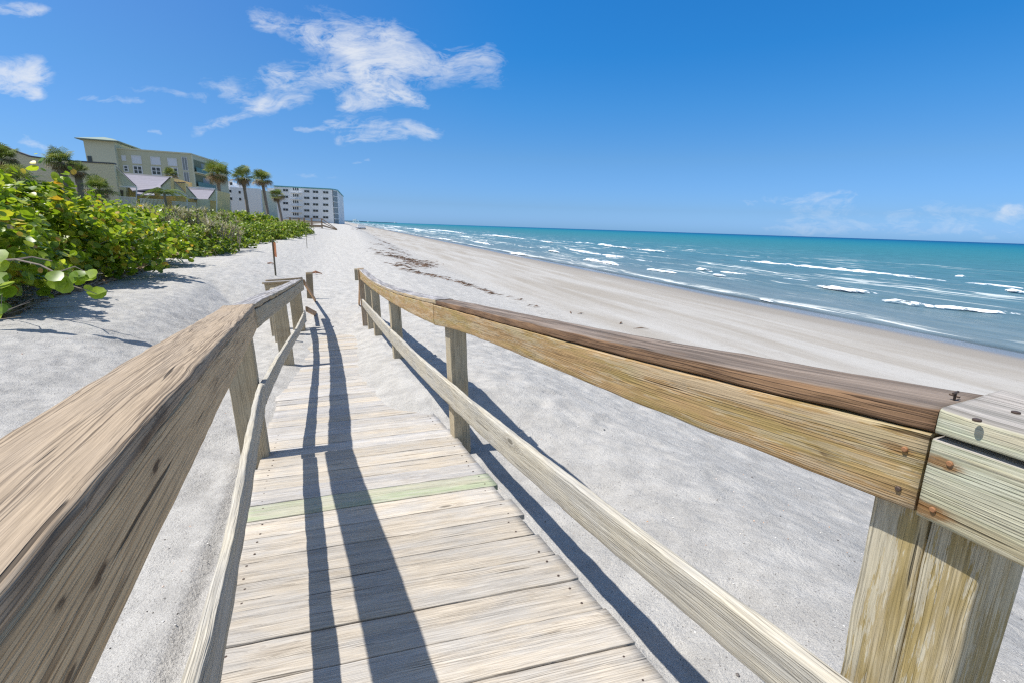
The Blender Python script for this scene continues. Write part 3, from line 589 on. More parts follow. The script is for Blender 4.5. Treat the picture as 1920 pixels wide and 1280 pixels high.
# ------------------------------------------------------------------ boardwalk
bw = empty('boardwalk', W(3.0, 0.2, deck_w(3.0)), 'weathered wooden beach boardwalk with handrails running down into the grey sand', 'boardwalk')
PITCHB = 0.1955; SK = -0.19
M_nail, tn_, bn_ = material('rusty_nail'); bn_.inputs['Base Color'].default_value = (.10, .07, .055, 1); bn_.inputs['Metallic'].default_value = .5; bn_.inputs['Roughness'].default_value = .6
M_rust, tr_, br_ = material('rust_head'); br_.inputs['Base Color'].default_value = (.30, .14, .06, 1); br_.inputs['Roughness'].default_value = .7
def nail(P, nrm, r, parent, mat=None, h=0.0012):
    nrm = unit(np.array(nrm)); a = unit(np.cross(nrm, [0.3, 1, 0.2])); b = np.cross(nrm, a); V = []; k = 10
    for zz, rr in ((-0.002, r), (h * .6, r), (h, r * .75)):
        for i in range(k): th = 2 * math.pi * i / k; V.append(P + nrm * zz + rr * (math.cos(th) * a + math.sin(th) * b))
    F = [(i + k * l, (i + 1) % k + k * l, (i + 1) % k + k * (l + 1), i + k * (l + 1)) for l in (0, 1) for i in range(k)] + [tuple(range(2 * k, 3 * k))]
    return link('nail', mesh('nail', V, F), mat or M_nail, parent)
nb0 = 2.63
for i in range(-16, 42):
    u0 = nb0 + i * PITCHB; u1 = u0 + PITCHB - (0.003 + 0.005 * max(0, random.gauss(0.3, 0.6)))
    if u0 > 10.75: break
    vL = -0.545 + random.uniform(-.012, .012) - 0.01 * math.sin(i); vR = 0.925 + random.uniform(-.022, .018)
    if i in (1, 2, 3): vL, vR = -0.55, 0.93
    n = 34 if -10 < i < 20 else 12
    q = np.linspace(0, 1, n); vv = vL + (vR - vL) * q
    lift = random.uniform(-.004, .004); cup = 0.002 * np.sin(q * 3.1 + i)
    th = 0.036
    def line(ue, w_off, dv=0.0):
        return np.array([W(ue + SK * v_, v_ + dv, deck_w(ue + SK * v_) + w_off + lift + c_) for v_, c_ in zip(vv, cup)])
    mat = M_deck; tone = random.uniform(.86, 1.10)
    if i == 0: mat, tone = M_deckg, 1.0
    elif i in (1, 5, 7, 8, 10, 13) or (i > 8 and random.random() < .5): mat = M_deckb
    # inner-bottom = near/top so the broad face lies between a=0..1 along u
    o = board('deck_board', mat, line(u0, 0), line(u1, 0), line(u1, -th), line(u0, -th), bw, r=0.003, rough=0.0016, na=6, nb=2, tone=tone)
    if i == 0: o['label'] = 'green stained deck board'
    if -9 <= i < 9:
        for v_ in (vL + 0.10 + random.uniform(-.01, .01), vR - 0.07 + random.uniform(-.01, .01)):
            for f in (0.22, 0.76):
                ue = u0 + f * PITCHB + random.uniform(-.008, .008)
                if random.random() < 0.12: continue
                nail(W(ue + SK * v_, v_, deck_w(ue + SK * v_) + lift + 0.0005), nD, 0.0056, o)
for v_ in (-0.50, 0.19, 0.86):
    straight('stringer', M_olddark, W(-1.0, v_, deck_w(-1.0) - .225), W(10.6, v_, deck_w(10.6) - .225), wW, .184, vW, .04, bw, n=60)

def solve_line(pix, vf, n=60):
    """follow an image line lying on the upright surface v = vf(u); returns u, w samples"""
    pix = np.array(pix, float); seg = np.r_[0, np.cumsum(np.hypot(*np.diff(pix, axis=0).T))]; q = np.linspace(0, seg[-1], n)
    xs = np.interp(q, seg, pix[:, 0]); ys = np.interp(q, seg, pix[:, 1]); out = []
    for x, y in zip(xs, ys):
        d = ray(x, y); du, dv, dw = d @ hW, d @ vW, d @ wW; u = 2.0
        for _ in range(30):
            k = vf(u) / dv; u = 0.5 * u + 0.5 * k * du
        k = vf(u) / dv; out.append((k * du, k * dw))
    out = np.array(sorted(out)); return out[:, 0], out[:, 1]
def smooth_fn(u, w, deg=None, win=None):
    if deg:
        c = np.polyfit(u, w, deg); d = np.polyder(c)
        def p(x):
            x = np.asarray(x, float); xc = np.clip(x, u[0], u[-1]); return np.polyval(c, xc) + (x - xc) * np.polyval(d, xc)
        return p
    def f(x):
        x = np.asarray(x, float); r = np.interp(x, u, w)
        s0 = (w[min(6, len(w) - 1)] - w[0]) / (u[min(6, len(w) - 1)] - u[0]); s1 = (w[-1] - w[-7]) / (u[-1] - u[-7])
        r = np.where(x < u[0], w[0] + (x - u[0]) * s0, r); r = np.where(x > u[-1], w[-1] + (x - u[-1]) * s1, r)
        return r
    if win:
        def g(x):
            x = np.asarray(x, float); return np.mean([f(x + d) for d in np.linspace(-win, win, 9)], axis=0)
        return g
    return f
def pchip(xs, ys):
    c = np.polyfit(xs, ys, 3); lo, hi = xs[0], xs[-1]
    return lambda u: float(np.polyval(c, min(max(u, lo), hi)))
vLt = lambda u: float(np.interp(u, [0, .5, 1.2, 2, 2.8, 3.7, 5.1, 6.5, 8, 12.5], [-.27, -.275, -.295, -.333, -.378, -.425, -.375, -.34, -.31, -.29]))
vLl = lambda u: float(np.interp(u, [0, .5, 1.1, 1.5, 2, 2.6, 3.7, 5, 7.7, 12.5], [-.30, -.305, -.315, -.33, -.352, -.382, -.430, -.405, -.335, -.30]))
vRt = pchip([0, 1, 3.4, 6.7, 9.4, 12.5], [.82, .835, .87, .91, .955, 1.0])
vRl = pchip([0, .5, 1.2, 3.0, 3.6, 6.7, 9.4, 12.5], [.77, .78, .80, .855, .865, .90, .94, .99])
def stations(u0, u1):
    L = [u0]
    while L[-1] < u1: L.append(L[-1] + max(0.022, 0.011 * abs(L[-1])))
    L[-1] = u1; return np.array(L)
def rail(name, mat, us, vf, wt, wb, side, th=.038, parent=bw, **kw):
    v = np.array([vf(x) for x in us]); T = wt(us); B = wb(us)
    f = lambda vv, ww: np.array([W(a, b, c) for a, b, c in zip(us, vv, ww)])
    return board(name, mat, f(v, B), f(v, T), f(v + side * th, T), f(v + side * th, B), parent, **kw)
def cap(name, mat, us, vf, wt, side, wd=.175, th=.037, over=0.0, parent=bw, droop=0.0, **kw):
    v = np.array([vf(x) for x in us]) - side * over; T = wt(us)
    f = lambda vv, ww: np.array([W(a, b, c) for a, b, c in zip(us, vv, ww)])
    # a runs across the width of the cap
    return board(name, mat, f(v, T), f(v + side * wd, T + droop), f(v + side * wd, T - th + droop), f(v, T - th), parent, **kw)

# ---- landward rail (left)
ct = smooth_fn(*solve_line([(0, 1115), (75, 1020), (150, 930), (225, 845), (300, 762), (380, 672), (440, 610), (480, 567)], vLt, 80), deg=3)
fb = smooth_fn(*solve_line([(170, 1280), (349, 900), (433, 720), (478, 627), (482, 616)], vLt, 80), deg=3)
ctf = smooth_fn(*solve_line([(481, 567), (505, 555), (527.5, 545), (550, 532), (572, 520)], vLt, 60), deg=3)
fbf = smooth_fn(*solve_line([(484, 613), (516, 590.6), (540, 569), (556, 556), (571, 543)], vLt, 60), deg=3)
uJ = 3.72
us = stations(-0.9, uJ)
cap('rail_cap', M_tan, us, vLt, lambda u: ct(u), -1, wd=.198, rough=.002, r=.007, wear=.005, na=10)['label'] = 'tan grained cap board of the landward rail'
rail('top_rail', M_tanside, us, lambda u: vLt(u) - .0016, lambda u: ct(u) - .0365, fb, -1, rough=.0012, na=10)
us = stations(uJ + .004, 12.9)
cap('rail_cap', M_capgrey, us, vLt, ctf, -1, wd=.178, rough=.004, r=.006, wear=.006, droop=-.01)['label'] = 'grey weathered cap board of the landward rail'
rail('top_rail', M_post, us, vLt, lambda u: ctf(u) - .046, fbf, -1, rough=.002)
lt = smooth_fn(*solve_line([(385, 1248), (406, 1152), (433, 1028), (448, 960), (460, 894), (472, 824), (479, 791), (484, 754), (494, 721)], vLl, 90), deg=3)
lb = smooth_fn(*solve_line([(414, 1280), (467, 960), (482, 861), (496, 777), (500, 754)], vLl, 90), deg=3)
lt2 = smooth_fn(*solve_line([(495, 721), (526, 664), (560, 611), (572, 584)], vLl, 90), deg=3)
lb2 = smooth_fn(*solve_line([(500, 754), (530, 686), (561, 628), (575, 602)], vLl, 90), deg=3)
rail('mid_rail', M_greyrail, stations(-0.9, 3.60), vLl, lt, lb, -1, rough=.0022, wear=.009, r=.005)
rail('mid_rail', M_greyrail, stations(3.604, 12.0), vLl, lt2, lb2, -1, rough=.0022, wear=.006, r=.005)

# ---- seaward rail (right)
top1 = [(1751, 819), (1540.6, 765), (1400, 726), (1268, 698), (1125, 660), (1000, 626), (965.6, 614), (900, 596), (850, 583), (812, 571.5)]
bot1 = [(1715, 964), (1546, 894), (1500, 876), (1400, 836), (1300, 798), (1149, 737), (1000, 680), (965.6, 655.5), (900, 634), (811, 608)]
rt = smooth_fn(*solve_line(top1, vRt, 90), deg=3); rb = smooth_fn(*solve_line(bot1, vRt, 90), deg=3)
_u, _w = solve_line([(812, 571.5), (726, 546.7), (695, 529), (679, 515)], vRt, 60); uR2 = _u[0]; rtf = smooth_fn(_u, _w, deg=3)
rbf = smooth_fn(*solve_line([(811, 608), (751.7, 578), (714, 556), (698.4, 543), (679, 527.5)], vRt, 60), deg=3)
uR1 = 0.332
us = stations(uR1, uR2 - .004)
rail('top_rail', M_gold, us, vRt, rt, rb, 1, rough=.0016, na=10)['label'] = 'golden green stained board of the seaward rail'
cap('rail_cap', M_brown, stations(uR1 - .002, uR2 - .1), vRt, lambda u: rt(u) + .041, 1, wd=.145, over=-.004, rough=.0015, r=.006, wear=.003, na=10)['label'] = 'dark brown cap board of the seaward rail'
us = stations(uR2, 11.5)
rail('top_rail', M_gold, us, vRt, rtf, rbf, 1, rough=.002, tone=1.1)
cap('rail_cap', M_capgrey, stations(uR2 - .095, 11.5), vRt, lambda u: rtf(u) + .040, 1, wd=.15, rough=.003, r=.006, wear=.006)
t2 = solve_line([(1751.5, 822), (1919, 880)], vRt, 20); b2 = solve_line([(1716, 966), (1919, 1065)], vRt, 20)
lev = smooth_fn(*t2); levb = smooth_fn(*b2)
us = stations(-1.2, uR1 - .004)
flatt = lambda f, u_: np.where(u_ < .2, f(np.full_like(u_, .2)) + 0.02 * (.2 - u_), f(u_))
rail('top_rail', M_palegreen, us, vRt, lambda u: flatt(lev, u), lambda u: flatt(levb, u), 1, rough=.0016, na=10)['label'] = 'pale green board at the near end of the seaward rail'
cap('rail_cap', M_palegreen, stations(-1.2, uR1 - .006), vRt, lambda u: flatt(lev, u) + .050, 1, wd=.178, over=.003, rough=.002, r=.005, th=.04, na=10)
rlb = smooth_fn(*solve_line([(1425, 1280), (1400, 1256), (1292.7, 1162.6), (1103, 995), (1037.5, 933), (965, 874), (870, 786), (825, 743), (777.5, 697), (758, 674), (736, 645), (703, 605), (683, 580)], vRl, 90), deg=3)
_vo = lambda u: vRl(u) + .038
rlt = smooth_fn(*solve_line([(1611, 1280), (1400, 1131), (1292.7, 1059), (1167, 960), (1056, 880), (1000, 838), (955, 801.5), (859, 721), (820, 694), (753, 636), (714, 594), (681, 561)], _vo, 90), deg=3)
rail('mid_rail', M_greyrail, stations(-1.2, 6.6), vRl, rlt, rlb, 1, rough=.002, wear=.006, r=.005)
rail('mid_rail', M_greyrail, stations(6.605, 11.4), vRl, rlt, rlb, 1, rough=.002, wear=.004, r=.005)

# ---- posts
def post(u0, u1, v0, v1, wt, wb, mat=M_post, name='post', **kw):
    ws = np.linspace(wb, wt, 30)
    f = lambda u, v: np.array([W(u, v, q) for q in ws])
    return board(name, mat, f(u0, v0), f(u1, v0), f(u1, v1), f(u0, v1), bw, r=.006, rough=.0018, na=5, nb=5, **kw)
def gw(u): return deck_w(u) - 0.5
post(.252, .322, .862, 1.02, float(rt(.4)) - .002, gw(.3), M_postalg); post(.325, .405, .862, 1.016, float(rt(.4)) - .004, gw(.3), M_postalg)
post(3.37, 3.51, .914, 1.05, float(rt(3.4)) - .002, gw(3.4))
for (u, v0, wd, wt_) in ((6.68, .95, .15, rtf), (9.4, .995, .15, rtf), (10.9, 1.02, .14, rtf)):
    post(u, u + .14, v0, v0 + wd, float(wt_(u)) - .002, gw(u))
post(11.51, 11.56, .95, 1.09, float(rtf(11.5)) + .07, gw(11.5), M_olddark, tone=1.6)
post(3.74, 3.86, -.67, -.482, float(ctf(3.8)) - .04, gw(3.8)); post(7.42, 7.55, -.62, -.435, float(ctf(7.5)) - .04, gw(7.5))
post(11.6, 11.74, -.60, -.34, float(ctf(11.6)) - .04, gw(11.6))
post(-.25, -.11, -.66, -.48, float(ct(-.1)) - .04, gw(-.2)); post(9.9, 10.02, -.86, -.70, float(ctf(10)) - .5, gw(10))

# ---- nails in the near rails
for (x, y, rr, mt) in ((1697, 841, .0042, M_rust), (1685, 915, .0044, M_nail), (1782, 868, .0042, M_rust), (1750, 954, .0042, M_rust)):
    d = ray(x, y); k = (vRt(.35)) / (d @ vW); nail(d * k - vW * .001, -vW, rr, bw, mt, h=.003)
def on_cap(x, y, fT, dw): # point on a cap top
    d = ray(x, y); u = 1.0
    for _ in range(40): k = (float(fT(np.array([u]))[0]) + dw) / (d @ wW); u = .5 * u + .5 * k * (d @ hW)
    return d * k
for (x, y) in ((1832, 786), (1905, 772)): nail(on_cap(x, y, lambda u: flatt(lev, u), .052), wW, .005, bw)
b_ = MB(); p = on_cap(1790, 744, rt, .046)
b_.tube([p - wW * .01, p + wW * .007], .0018, 6); b_.tube([p + wW * .007 - vW * .007, p + wW * .008 + vW * .007], .0019, 6); b_.tube([p + wW * .002 - hW * .006, p + wW * .003 + hW * .007], .0018, 6)
b_.build('bent_nail', M_nail, bw)

# ---- what is left of the stair and side rail at the far end
def PU(x, y, u): d = ray(x, y); return d * (u / (d @ hW))
def stick(name, mat, a, b, A, wa, B, wb, **kw): return straight(name, mat, a, b, A, wa, B, wb, bw, n=12, **kw)
e = lambda u, v, w: W(u, v, w)
wr = float(ctf(11.9))
stick('side_rail', M_post, e(12.0, -.30, wr - .14), e(12.0, -1.02, wr - .16), wW, .14, hW, .038)
stick('side_rail_cap', M_capgrey, e(11.9, -.28, wr + .0), e(11.9, -1.06, wr - .02), hW, .16, wW, .035)
stick('side_rail', M_post, e(11.1, -.42, wr - .12), e(11.1, -1.02, wr - .12), wW, .13, hW, .038)
stick('side_rail_cap', M_capgrey, e(11.0, -.42, wr + .02), e(11.0, -1.05, wr + .01), hW, .16, wW, .035)
post(11.15, 11.29, -1.02, -.90, wr - .0, gw(11.2)); post(12.05, 12.19, -1.02, -.90, wr - .02, gw(12))
def GP(x, y, z_=-2.3):
    d = ray(x, y)
    for _ in range(40): P = d * z_ / d[2]; z_ = .5 * z_ + .5 * float(ground_z(np.array(P[0]), np.array(P[1]), False))
    return d * z_ / d[2]
gq = GP(587, 560); uq = float(gq @ hW)
stick('end_post', M_capgrey, PU(573, 511, uq), gq - np.array([.0, 0, .3]) - vW * .18, vW, .20, hW, .04, tone=.62)
gq2 = GP(590, 564); stick('stair_rail', M_redwood, W(12.75, vLt(12.5) - .01, float(ctf(12.5)) - .16), gq2 - np.array([0, 0, .05]), vW, .045, wW, .11)
gq3 = GP(591, 588); stick('stair_rail', M_redwood, W(12.1, -.30, float(lt2(12.0)) - .05), gq3 - np.array([0, 0, .08]), vW, .045, wW, .13)
gq4 = GP(672, 572); stick('stair_rail', M_redwood, W(11.58, .98, float(rtf(11.5)) - .13), gq4 - np.array([0, 0, .03]), vW, .045, wW, .10)
gq5 = GP(683, 590); stick('stair_rail', M_redwood, W(11.45, .95, float(rlb(11.4)) + .02), gq5 + hW * .3 - np.array([0, 0, .05]), vW, .05, wW, .09)

# ------------------------------------------------------------------ plants
def leaf_mat(name, stops, trans=.35, rough=.45, spec=.5):
    m, t, b = material(name)
    c = t.ramp(t.attr('lc', 'Fac'), stops)
    P = t.node('ShaderNodeTexCoord').outputs['Object']; n = t.noise(P, 14.0, 3.0)
    c = t.mix(1.0, c, t.ramp(n, [(0.3, (.8, .8, .8)), (0.7, (1.2, 1.2, 1.2))]), 'MULTIPLY')
    t.put(b.inputs['Base Color'], c); b.inputs['Roughness'].default_value = rough; b.inputs['Specular IOR Level'].default_value = spec
    tr = t.node('ShaderNodeBsdfTranslucent'); t.put(tr.inputs[0], t.mix(1.0, c, (1.5, 1.6, .7), 'MULTIPLY'))
    ms = t.node('ShaderNodeMixShader'); ms.inputs[0].default_value = trans
    t.l.new(b.outputs[0], ms.inputs[1]); t.l.new(tr.outputs[0], ms.inputs[2]); t.l.new(ms.outputs[0], t.n['Material Output'].inputs['Surface'])
    return m
M_grape = leaf_mat('sea_grape_leaf', [(0.0, (.055, .115, .012)), (.22, (.16, .25, .02)), (.48, (.32, .41, .035)), (.78, (.50, .50, .055)), (.90, (.55, .42, .06)), (.95, (.50, .24, .05)), (1.0, (.42, .33, .22))], trans=.38, rough=.38)
M_grape2 = leaf_mat('sea_grape_leaf_far', [(0.0, (.05, .10, .014)), (.28, (.17, .25, .024)), (.58, (.32, .39, .04)), (.88, (.30, .33, .05)), (.95, (.33, .21, .09)), (1.0, (.34, .29, .21))], trans=.33, rough=.45)
M_bark = material('shrub_bark'); _t, _b = M_bark[1], M_bark[2]; _t.put(_b.inputs['Base Color'], _t.mix(_t.noise(_t.node('ShaderNodeTexCoord').outputs['Object'], 12.0, 4.0), (.13, .10, .075), (.36, .31, .26))); _b.inputs['Roughness'].default_value = .9; M_bark = M_bark[0]
M_palm = leaf_mat('palm_leaf', [(0.0, (.06, .10, .03)), (.5, (.15, .20, .055)), (.8, (.26, .29, .09)), (1.0, (.40, .36, .17))], trans=.25, rough=.6, spec=.2)
M_dead = leaf_mat('dead_frond', [(0.0, (.16, .11, .065)), (.5, (.32, .235, .15)), (1.0, (.50, .40, .28))], trans=.12, rough=.8, spec=.1)
M_drygrass = leaf_mat('dry_blades', [(0.0, (.16, .17, .10)), (.5, (.34, .31, .22)), (1.0, (.52, .47, .38))], trans=.2, rough=.7, spec=.2)

def round_leaves(C, N, Rr, name, mat, parent, base=.0, lcr=None):
    """round cupped leaves: centre, facing normal, radius"""
    C = np.asarray(C); N = np.asarray(N); N = N / np.linalg.norm(N, axis=1)[:, None]; n = len(C)
    A = np.cross(N, rng.normal(size=(n, 3))); A /= np.linalg.norm(A, axis=1)[:, None]; B = np.cross(N, A)
    K = 9; V = np.zeros((n, K + 3, 3)); fold = rng.uniform(.0, .28, n); cup = rng.uniform(-.12, .2, n)
    th = np.linspace(0, 2 * math.pi, K, endpoint=False)
    # two half discs folded along the midrib: points 0..K-1 round the rim, K and K+1 on the rib
    for j in range(K):
        x, y = math.cos(th[j]), math.sin(th[j]) * 1.06
        wob = 1 + rng.normal(0, .05, n)
        V[:, j] = C + (A * (x * wob)[:, None] + B * (y * wob)[:, None] + N * (fold * abs(y) + cup * x * x)[:, None]) * Rr[:, None]
    V[:, K] = C + (A * .45 + N * (cup * .2)[:, None]) * Rr[:, None]; V[:, K + 1] = C - A * .35 * Rr[:, None]; V[:, K + 2] = C
    tri = []
    for j in range(K): tri.append((j, (j + 1) % K, K + 2 if True else K))
    base_i = (np.arange(n) * (K + 3))[:, None, None]; T = (np.array(tri)[None] + base_i).reshape(-1, 3)
    me = fast_mesh(name, V.reshape(-1, 3), T, smooth=True)
    lc = np.clip(rng.beta(1.6, 2.2, n) * .98 + rng.normal(0, .03, n), 0, .93); k = rng.random(n) < .055; lc[k] = rng.uniform(.88, 1.0, k.sum())
    if lcr: lc = rng.uniform(lcr[0], lcr[1], n)
    fattr(me, 'lc', np.repeat(lc, K + 3))
    return link(name, me, mat, parent)
def shrub(name, rx, ry, h, n_twig, leaf_r, mat, label, group, lift=.30, nb=26, ground=0.0, seed=1, cat='shrub', dead=.0):
    global rng
    root = empty(name, (0, 0, 0), label, cat, group)
    st = np.random.default_rng(seed)
    ph = st.uniform(0, 2 * math.pi, n_twig); cz = st.uniform(-.12, 1.0, n_twig); 
    sx = np.sqrt(np.clip(1 - np.clip(cz, 0, 1) ** 2, 0.02, 1))
    lump = 1 + .20 * np.sin(ph * 3 + 1.3 * seed) * sx + .13 * np.sin(ph * 7 + cz * 5 + seed) + st.normal(0, .07, n_twig)
    D = np.stack([np.cos(ph) * sx, np.sin(ph) * sx, cz], 1)
    depth = np.where(st.random(n_twig) < .30, st.uniform(.62, .92, n_twig), st.uniform(.9, 1.06, n_twig))
    tip = D * np.stack([rx * lump * depth, ry * lump * depth, (h - lift) * .98 * lump * depth], 1); tip[:, 2] += lift * h + .1
    tip[:, 2] = np.maximum(tip[:, 2], .18)
    C = []; N = []; Rr = []
    for i in range(n_twig):
        out = unit(D[i] + np.array([0, 0, .5]) + st.normal(0, .35, 3)); L = st.uniform(.25, .5); m_ = st.integers(5, 9)
        side = unit(np.cross(out, st.normal(size=3)))
        for k in range(m_):
            f = k / m_; s_ = 1 if k % 2 else -1; r_ = leaf_r * st.uniform(.55, 1.15) * (1 - .35 * f)
            p = tip[i] - out * L * (1 - f) + side * s_ * r_ * .95 + st.normal(0, .03, 3)
            C.append(p); nn = out * .5 + np.array([0, 0, .55]) + st.normal(0, .6, 3); N.append(nn); Rr.append(r_)
    sv_, rng = rng, st
    round_leaves(C, N, np.array(Rr), 'foliage', mat, root); rng = sv_
    b_ = MB()
    for i in range(nb):
        a = st.uniform(0, 6.28); base = np.array([math.cos(a) * rx * st.uniform(0, .55), math.sin(a) * ry * st.uniform(0, .55), -.25])
        j = st.integers(0, n_twig); end = tip[j] * .93; mid = (base + end) / 2 + st.normal(0, .16, 3) + np.array([0, 0, -.08])
        b_.tube([base, (base + mid) / 2 + st.normal(0, .06, 3), mid, (mid + end) / 2 + st.normal(0, .07, 3), end], [.028, .023, .018, .012, .006], 5)
    b_.build('branches', M_bark, root)
    return root
def copy_tree(o, parent=None):
    c = o.copy(); COL.objects.link(c)
    if parent is not None: c.parent = parent
    for ch in list(o.children): copy_tree(ch, c)
    return c
def place(o, x, y, rz=0.0, sc=1.0, label=None, dz=0.0, sz=None):
    o.location = (x, y, float(ground_z(np.array(x), np.array(y), False)) + dz); o.rotation_euler = (0, 0, rz); o.scale = (sc, sc, sz or sc)
    if label: o['label'] = label
    return o
def XY(x, y, z):     # where an image point lies at height z
    d = ray(x, y); P = d * z / d[2]; return P[0], P[1]
def AZD(az, D): return D * math.sin(R(az)), D * math.cos(R(az))

G_SHRUB = 'sea grape shrubs along the top of the dune'
protoA = shrub('sea_grape_shrub', 1.9, 1.9, 2.15, 820, .105, M_grape, 'x', G_SHRUB, lift=.30, seed=3)
protoB = shrub('sea_grape_shrub', 2.2, 1.8, 1.9, 780, .10, M_grape, 'x', G_SHRUB, lift=.22, seed=8)
protoC = shrub('sea_grape_shrub', 2.2, 2.0, 1.5, 520, .10, M_grape2, 'x', G_SHRUB, lift=.10, seed=14, nb=8)
used = {}
def put(proto, *a, **k):
    o = proto if id(proto) not in used else copy_tree(proto); used[id(proto)] = 1
    return place(o, *a, **k)
near = [(AZD(-52.3, 12.2), protoA, .86, .4, 'large sea grape shrub at the left picture edge, nearest to the boardwalk'),
        (AZD(-48.0, 15.3), protoA, .95, 1.9, 'tall sea grape shrub with bare branches under it, second from left'),
        (AZD(-44.0, 17.8), protoB, .95, 3.0, 'big round leaved sea grape shrub below the right end of the long yellow wall'),
        (AZD(-40.4, 21.2), protoB, .90, .8, 'sea grape shrub at the bend of the sand edge, below the yellow house balcony')]
for (xy, pr, sc, rz, lb_) in near: put(pr, xy[0], xy[1], rz, sc, lb_)
LAB = 'green sea grape shrub in the thick belt between the sand edge and the houses'
st = np.random.default_rng(21)
# back rows: along the shore direction, landward of the sand edge
edge_s = [6, 12, 18, 24, 31, 40, 52, 62]; edge_t = [-5.0, -5.4, -5.7, -5.2, -5.0, -4.4, -3.2, -2.6]
def edge(s): return float(np.interp(s, edge_s, edge_t))
ORD = ['first', 'second', 'third', 'fourth', 'fifth', 'sixth', 'seventh', 'eighth', 'ninth', 'tenth', 'eleventh', 'twelfth']
ROWS = [('sand edge row', [24.5, 27.5, 31, 34.5, 38.5, 43, 47.5, 52, 56, 60], -2.2, .82), ('second row', [13.5, 17.5, 22, 26, 30, 34, 38.5, 43, 48, 53, 58], -5.4, 1.0),
        ('middle inland row', [12, 17, 22, 27, 32, 38, 44, 51, 58], -8.8, 1.12), ('row nearest the houses', [14, 20, 26, 33, 40, 48], -12.5, 1.15)]
for rn_, ss_, off_, sc0 in ROWS:
    for k_, s_ in enumerate(ss_):
        p = ST(s_ + st.uniform(-.7, .7), edge(s_) + off_ + st.uniform(-.4, .4), 0); sc = sc0 * st.uniform(.9, 1.12)
        put(protoC, p[0], p[1], st.uniform(0, 6.28), sc, '%s sea grape shrub of the %s, counting away' % (ORD[k_], rn_), sz=sc * {'sand edge row': 1.0, 'second row': 1.14}.get(rn_, .90), dz=-.10)

# the low branch that reaches out over the sand, with its few big round leaves
ob = empty('sea_grape_branch', AZD(-44, 9.3) + (-1.2,), 'bare grey sea grape branch reaching low over the sand with a few large round leaves', 'branch')
def PD(x, y, D): d = ray(x, y); return d * D / math.hypot(d[0], d[1])
pts = [PD(-40, 490, 10.6), PD(30, 487, 10.2), PD(75, 497, 9.9), PD(105, 512, 9.7), PD(130, 535, 9.5), PD(165, 545, 9.3), PD(182, 552, 9.2)]
b_ = MB(); b_.tube(pts, [.018, .016, .014, .012, .009, .006, .004], 6); b_.tube([pts[1], PD(60, 482, 10.2), PD(98, 490, 10.1)], [.018, .012, .006], 5); b_.tube([pts[3], PD(140, 500, 9.7), PD(165, 512, 9.6)], [.012, .008, .004], 5)
b_.build('stem', M_bark, ob)
Lp = [(104, 519, .105), (108, 532, .10), (122, 536, .11), (140, 521, .10), (147, 516, .09), (163, 520, .12), (172, 514, .09), (166, 541, .055), (183, 551, .118), (150, 527, .08), (118, 525, .07)]
C = [PD(x, y, 9.35) for x, y, r_ in Lp]; N = [np.array([.25, -.75, .5]) + rng.normal(0, .25, 3) for _ in Lp]
round_leaves(C, N, np.array([q[2] for q in Lp]), 'leaf_cluster', M_grape, ob, lcr=(.15, .55))
ob2 = empty('sea_grape_branch', AZD(-48.5, 7.2) + (-1.3,), 'sea grape branch tip with large round leaves at the left edge of the picture', 'branch')
b_ = MB(); b_.tube([PD(-150, 490, 11.8), PD(-70, 500, 10.4), PD(-20, 505, 9.7), PD(-8, 520, 9.5), PD(4, 545, 9.4), PD(2, 576, 9.3)], [.012, .010, .008, .007, .005, .004], 6); b_.build('stem', M_bark, ob2)
Lp = [(-5, 480, .09), (4, 500, .08), (-3, 522, .09), (8, 536, .095), (-6, 548, .10), (18, 548, .075), (2, 580, .07), (-8, 592, .07)]
round_leaves([PD(x, y, 9.4) for x, y, r_ in Lp], [np.array([.3, -.7, .55]) + rng.normal(0, .25, 3) for _ in Lp], np.array([q[2] * 1.2 for q in Lp]), 'leaf_cluster', M_grape, ob2, lcr=(.1, .55))
# dead twigs and leaf litter in the shade under the front shrubs
b_ = MB(); st = np.random.default_rng(5)
for i in range(240):
    az = st.uniform(-53, -37.5); D = np.interp(az, [-53, -49, -43, -39, -36], [8.6, 10.0, 14.2, 18.2, 21]) + abs(st.normal(0, 1.0)) + .2; x, y = AZD(az, D)
    z = float(ground_z(np.array(x), np.array(y), False)) + .02; a = st.uniform(0, 6.28); L = st.uniform(.15, .7); el = st.uniform(-.05, .5)
    b_.tube([(x, y, z), (x + L * .5 * math.cos(a), y + L * .5 * math.sin(a), z + L * .5 * el + .02), (x + L * math.cos(a + .3), y + L * math.sin(a + .3), z + L * el)], [.007, .006, .003], 4)
tag(b_.build('leaf_litter', M_bark), 'brown dead twigs and litter lying in the shade under the front sea grape shrubs', 'litter', kind='stuff')
C = []; N = []
for i in range(700):
    az = st.uniform(-53, -37.5); D = np.interp(az, [-53, -49, -43, -39, -36], [8.6, 10.0, 14.2, 18.2, 21]) + abs(st.normal(0, 1.2)) + .1; x, y = AZD(az, D)
    C.append((x, y, float(ground_z(np.array(x), np.array(y), False)) + .03)); N.append(np.array([0, 0, 1]) + st.normal(0, .5, 3))
o = round_leaves(C, N, st.uniform(.03, .07, len(C)), 'fallen_leaves', M_dead, None); tag(o, 'brown fallen leaves on the ground under the front sea grape shrubs', 'fallen leaves', kind='stuff')

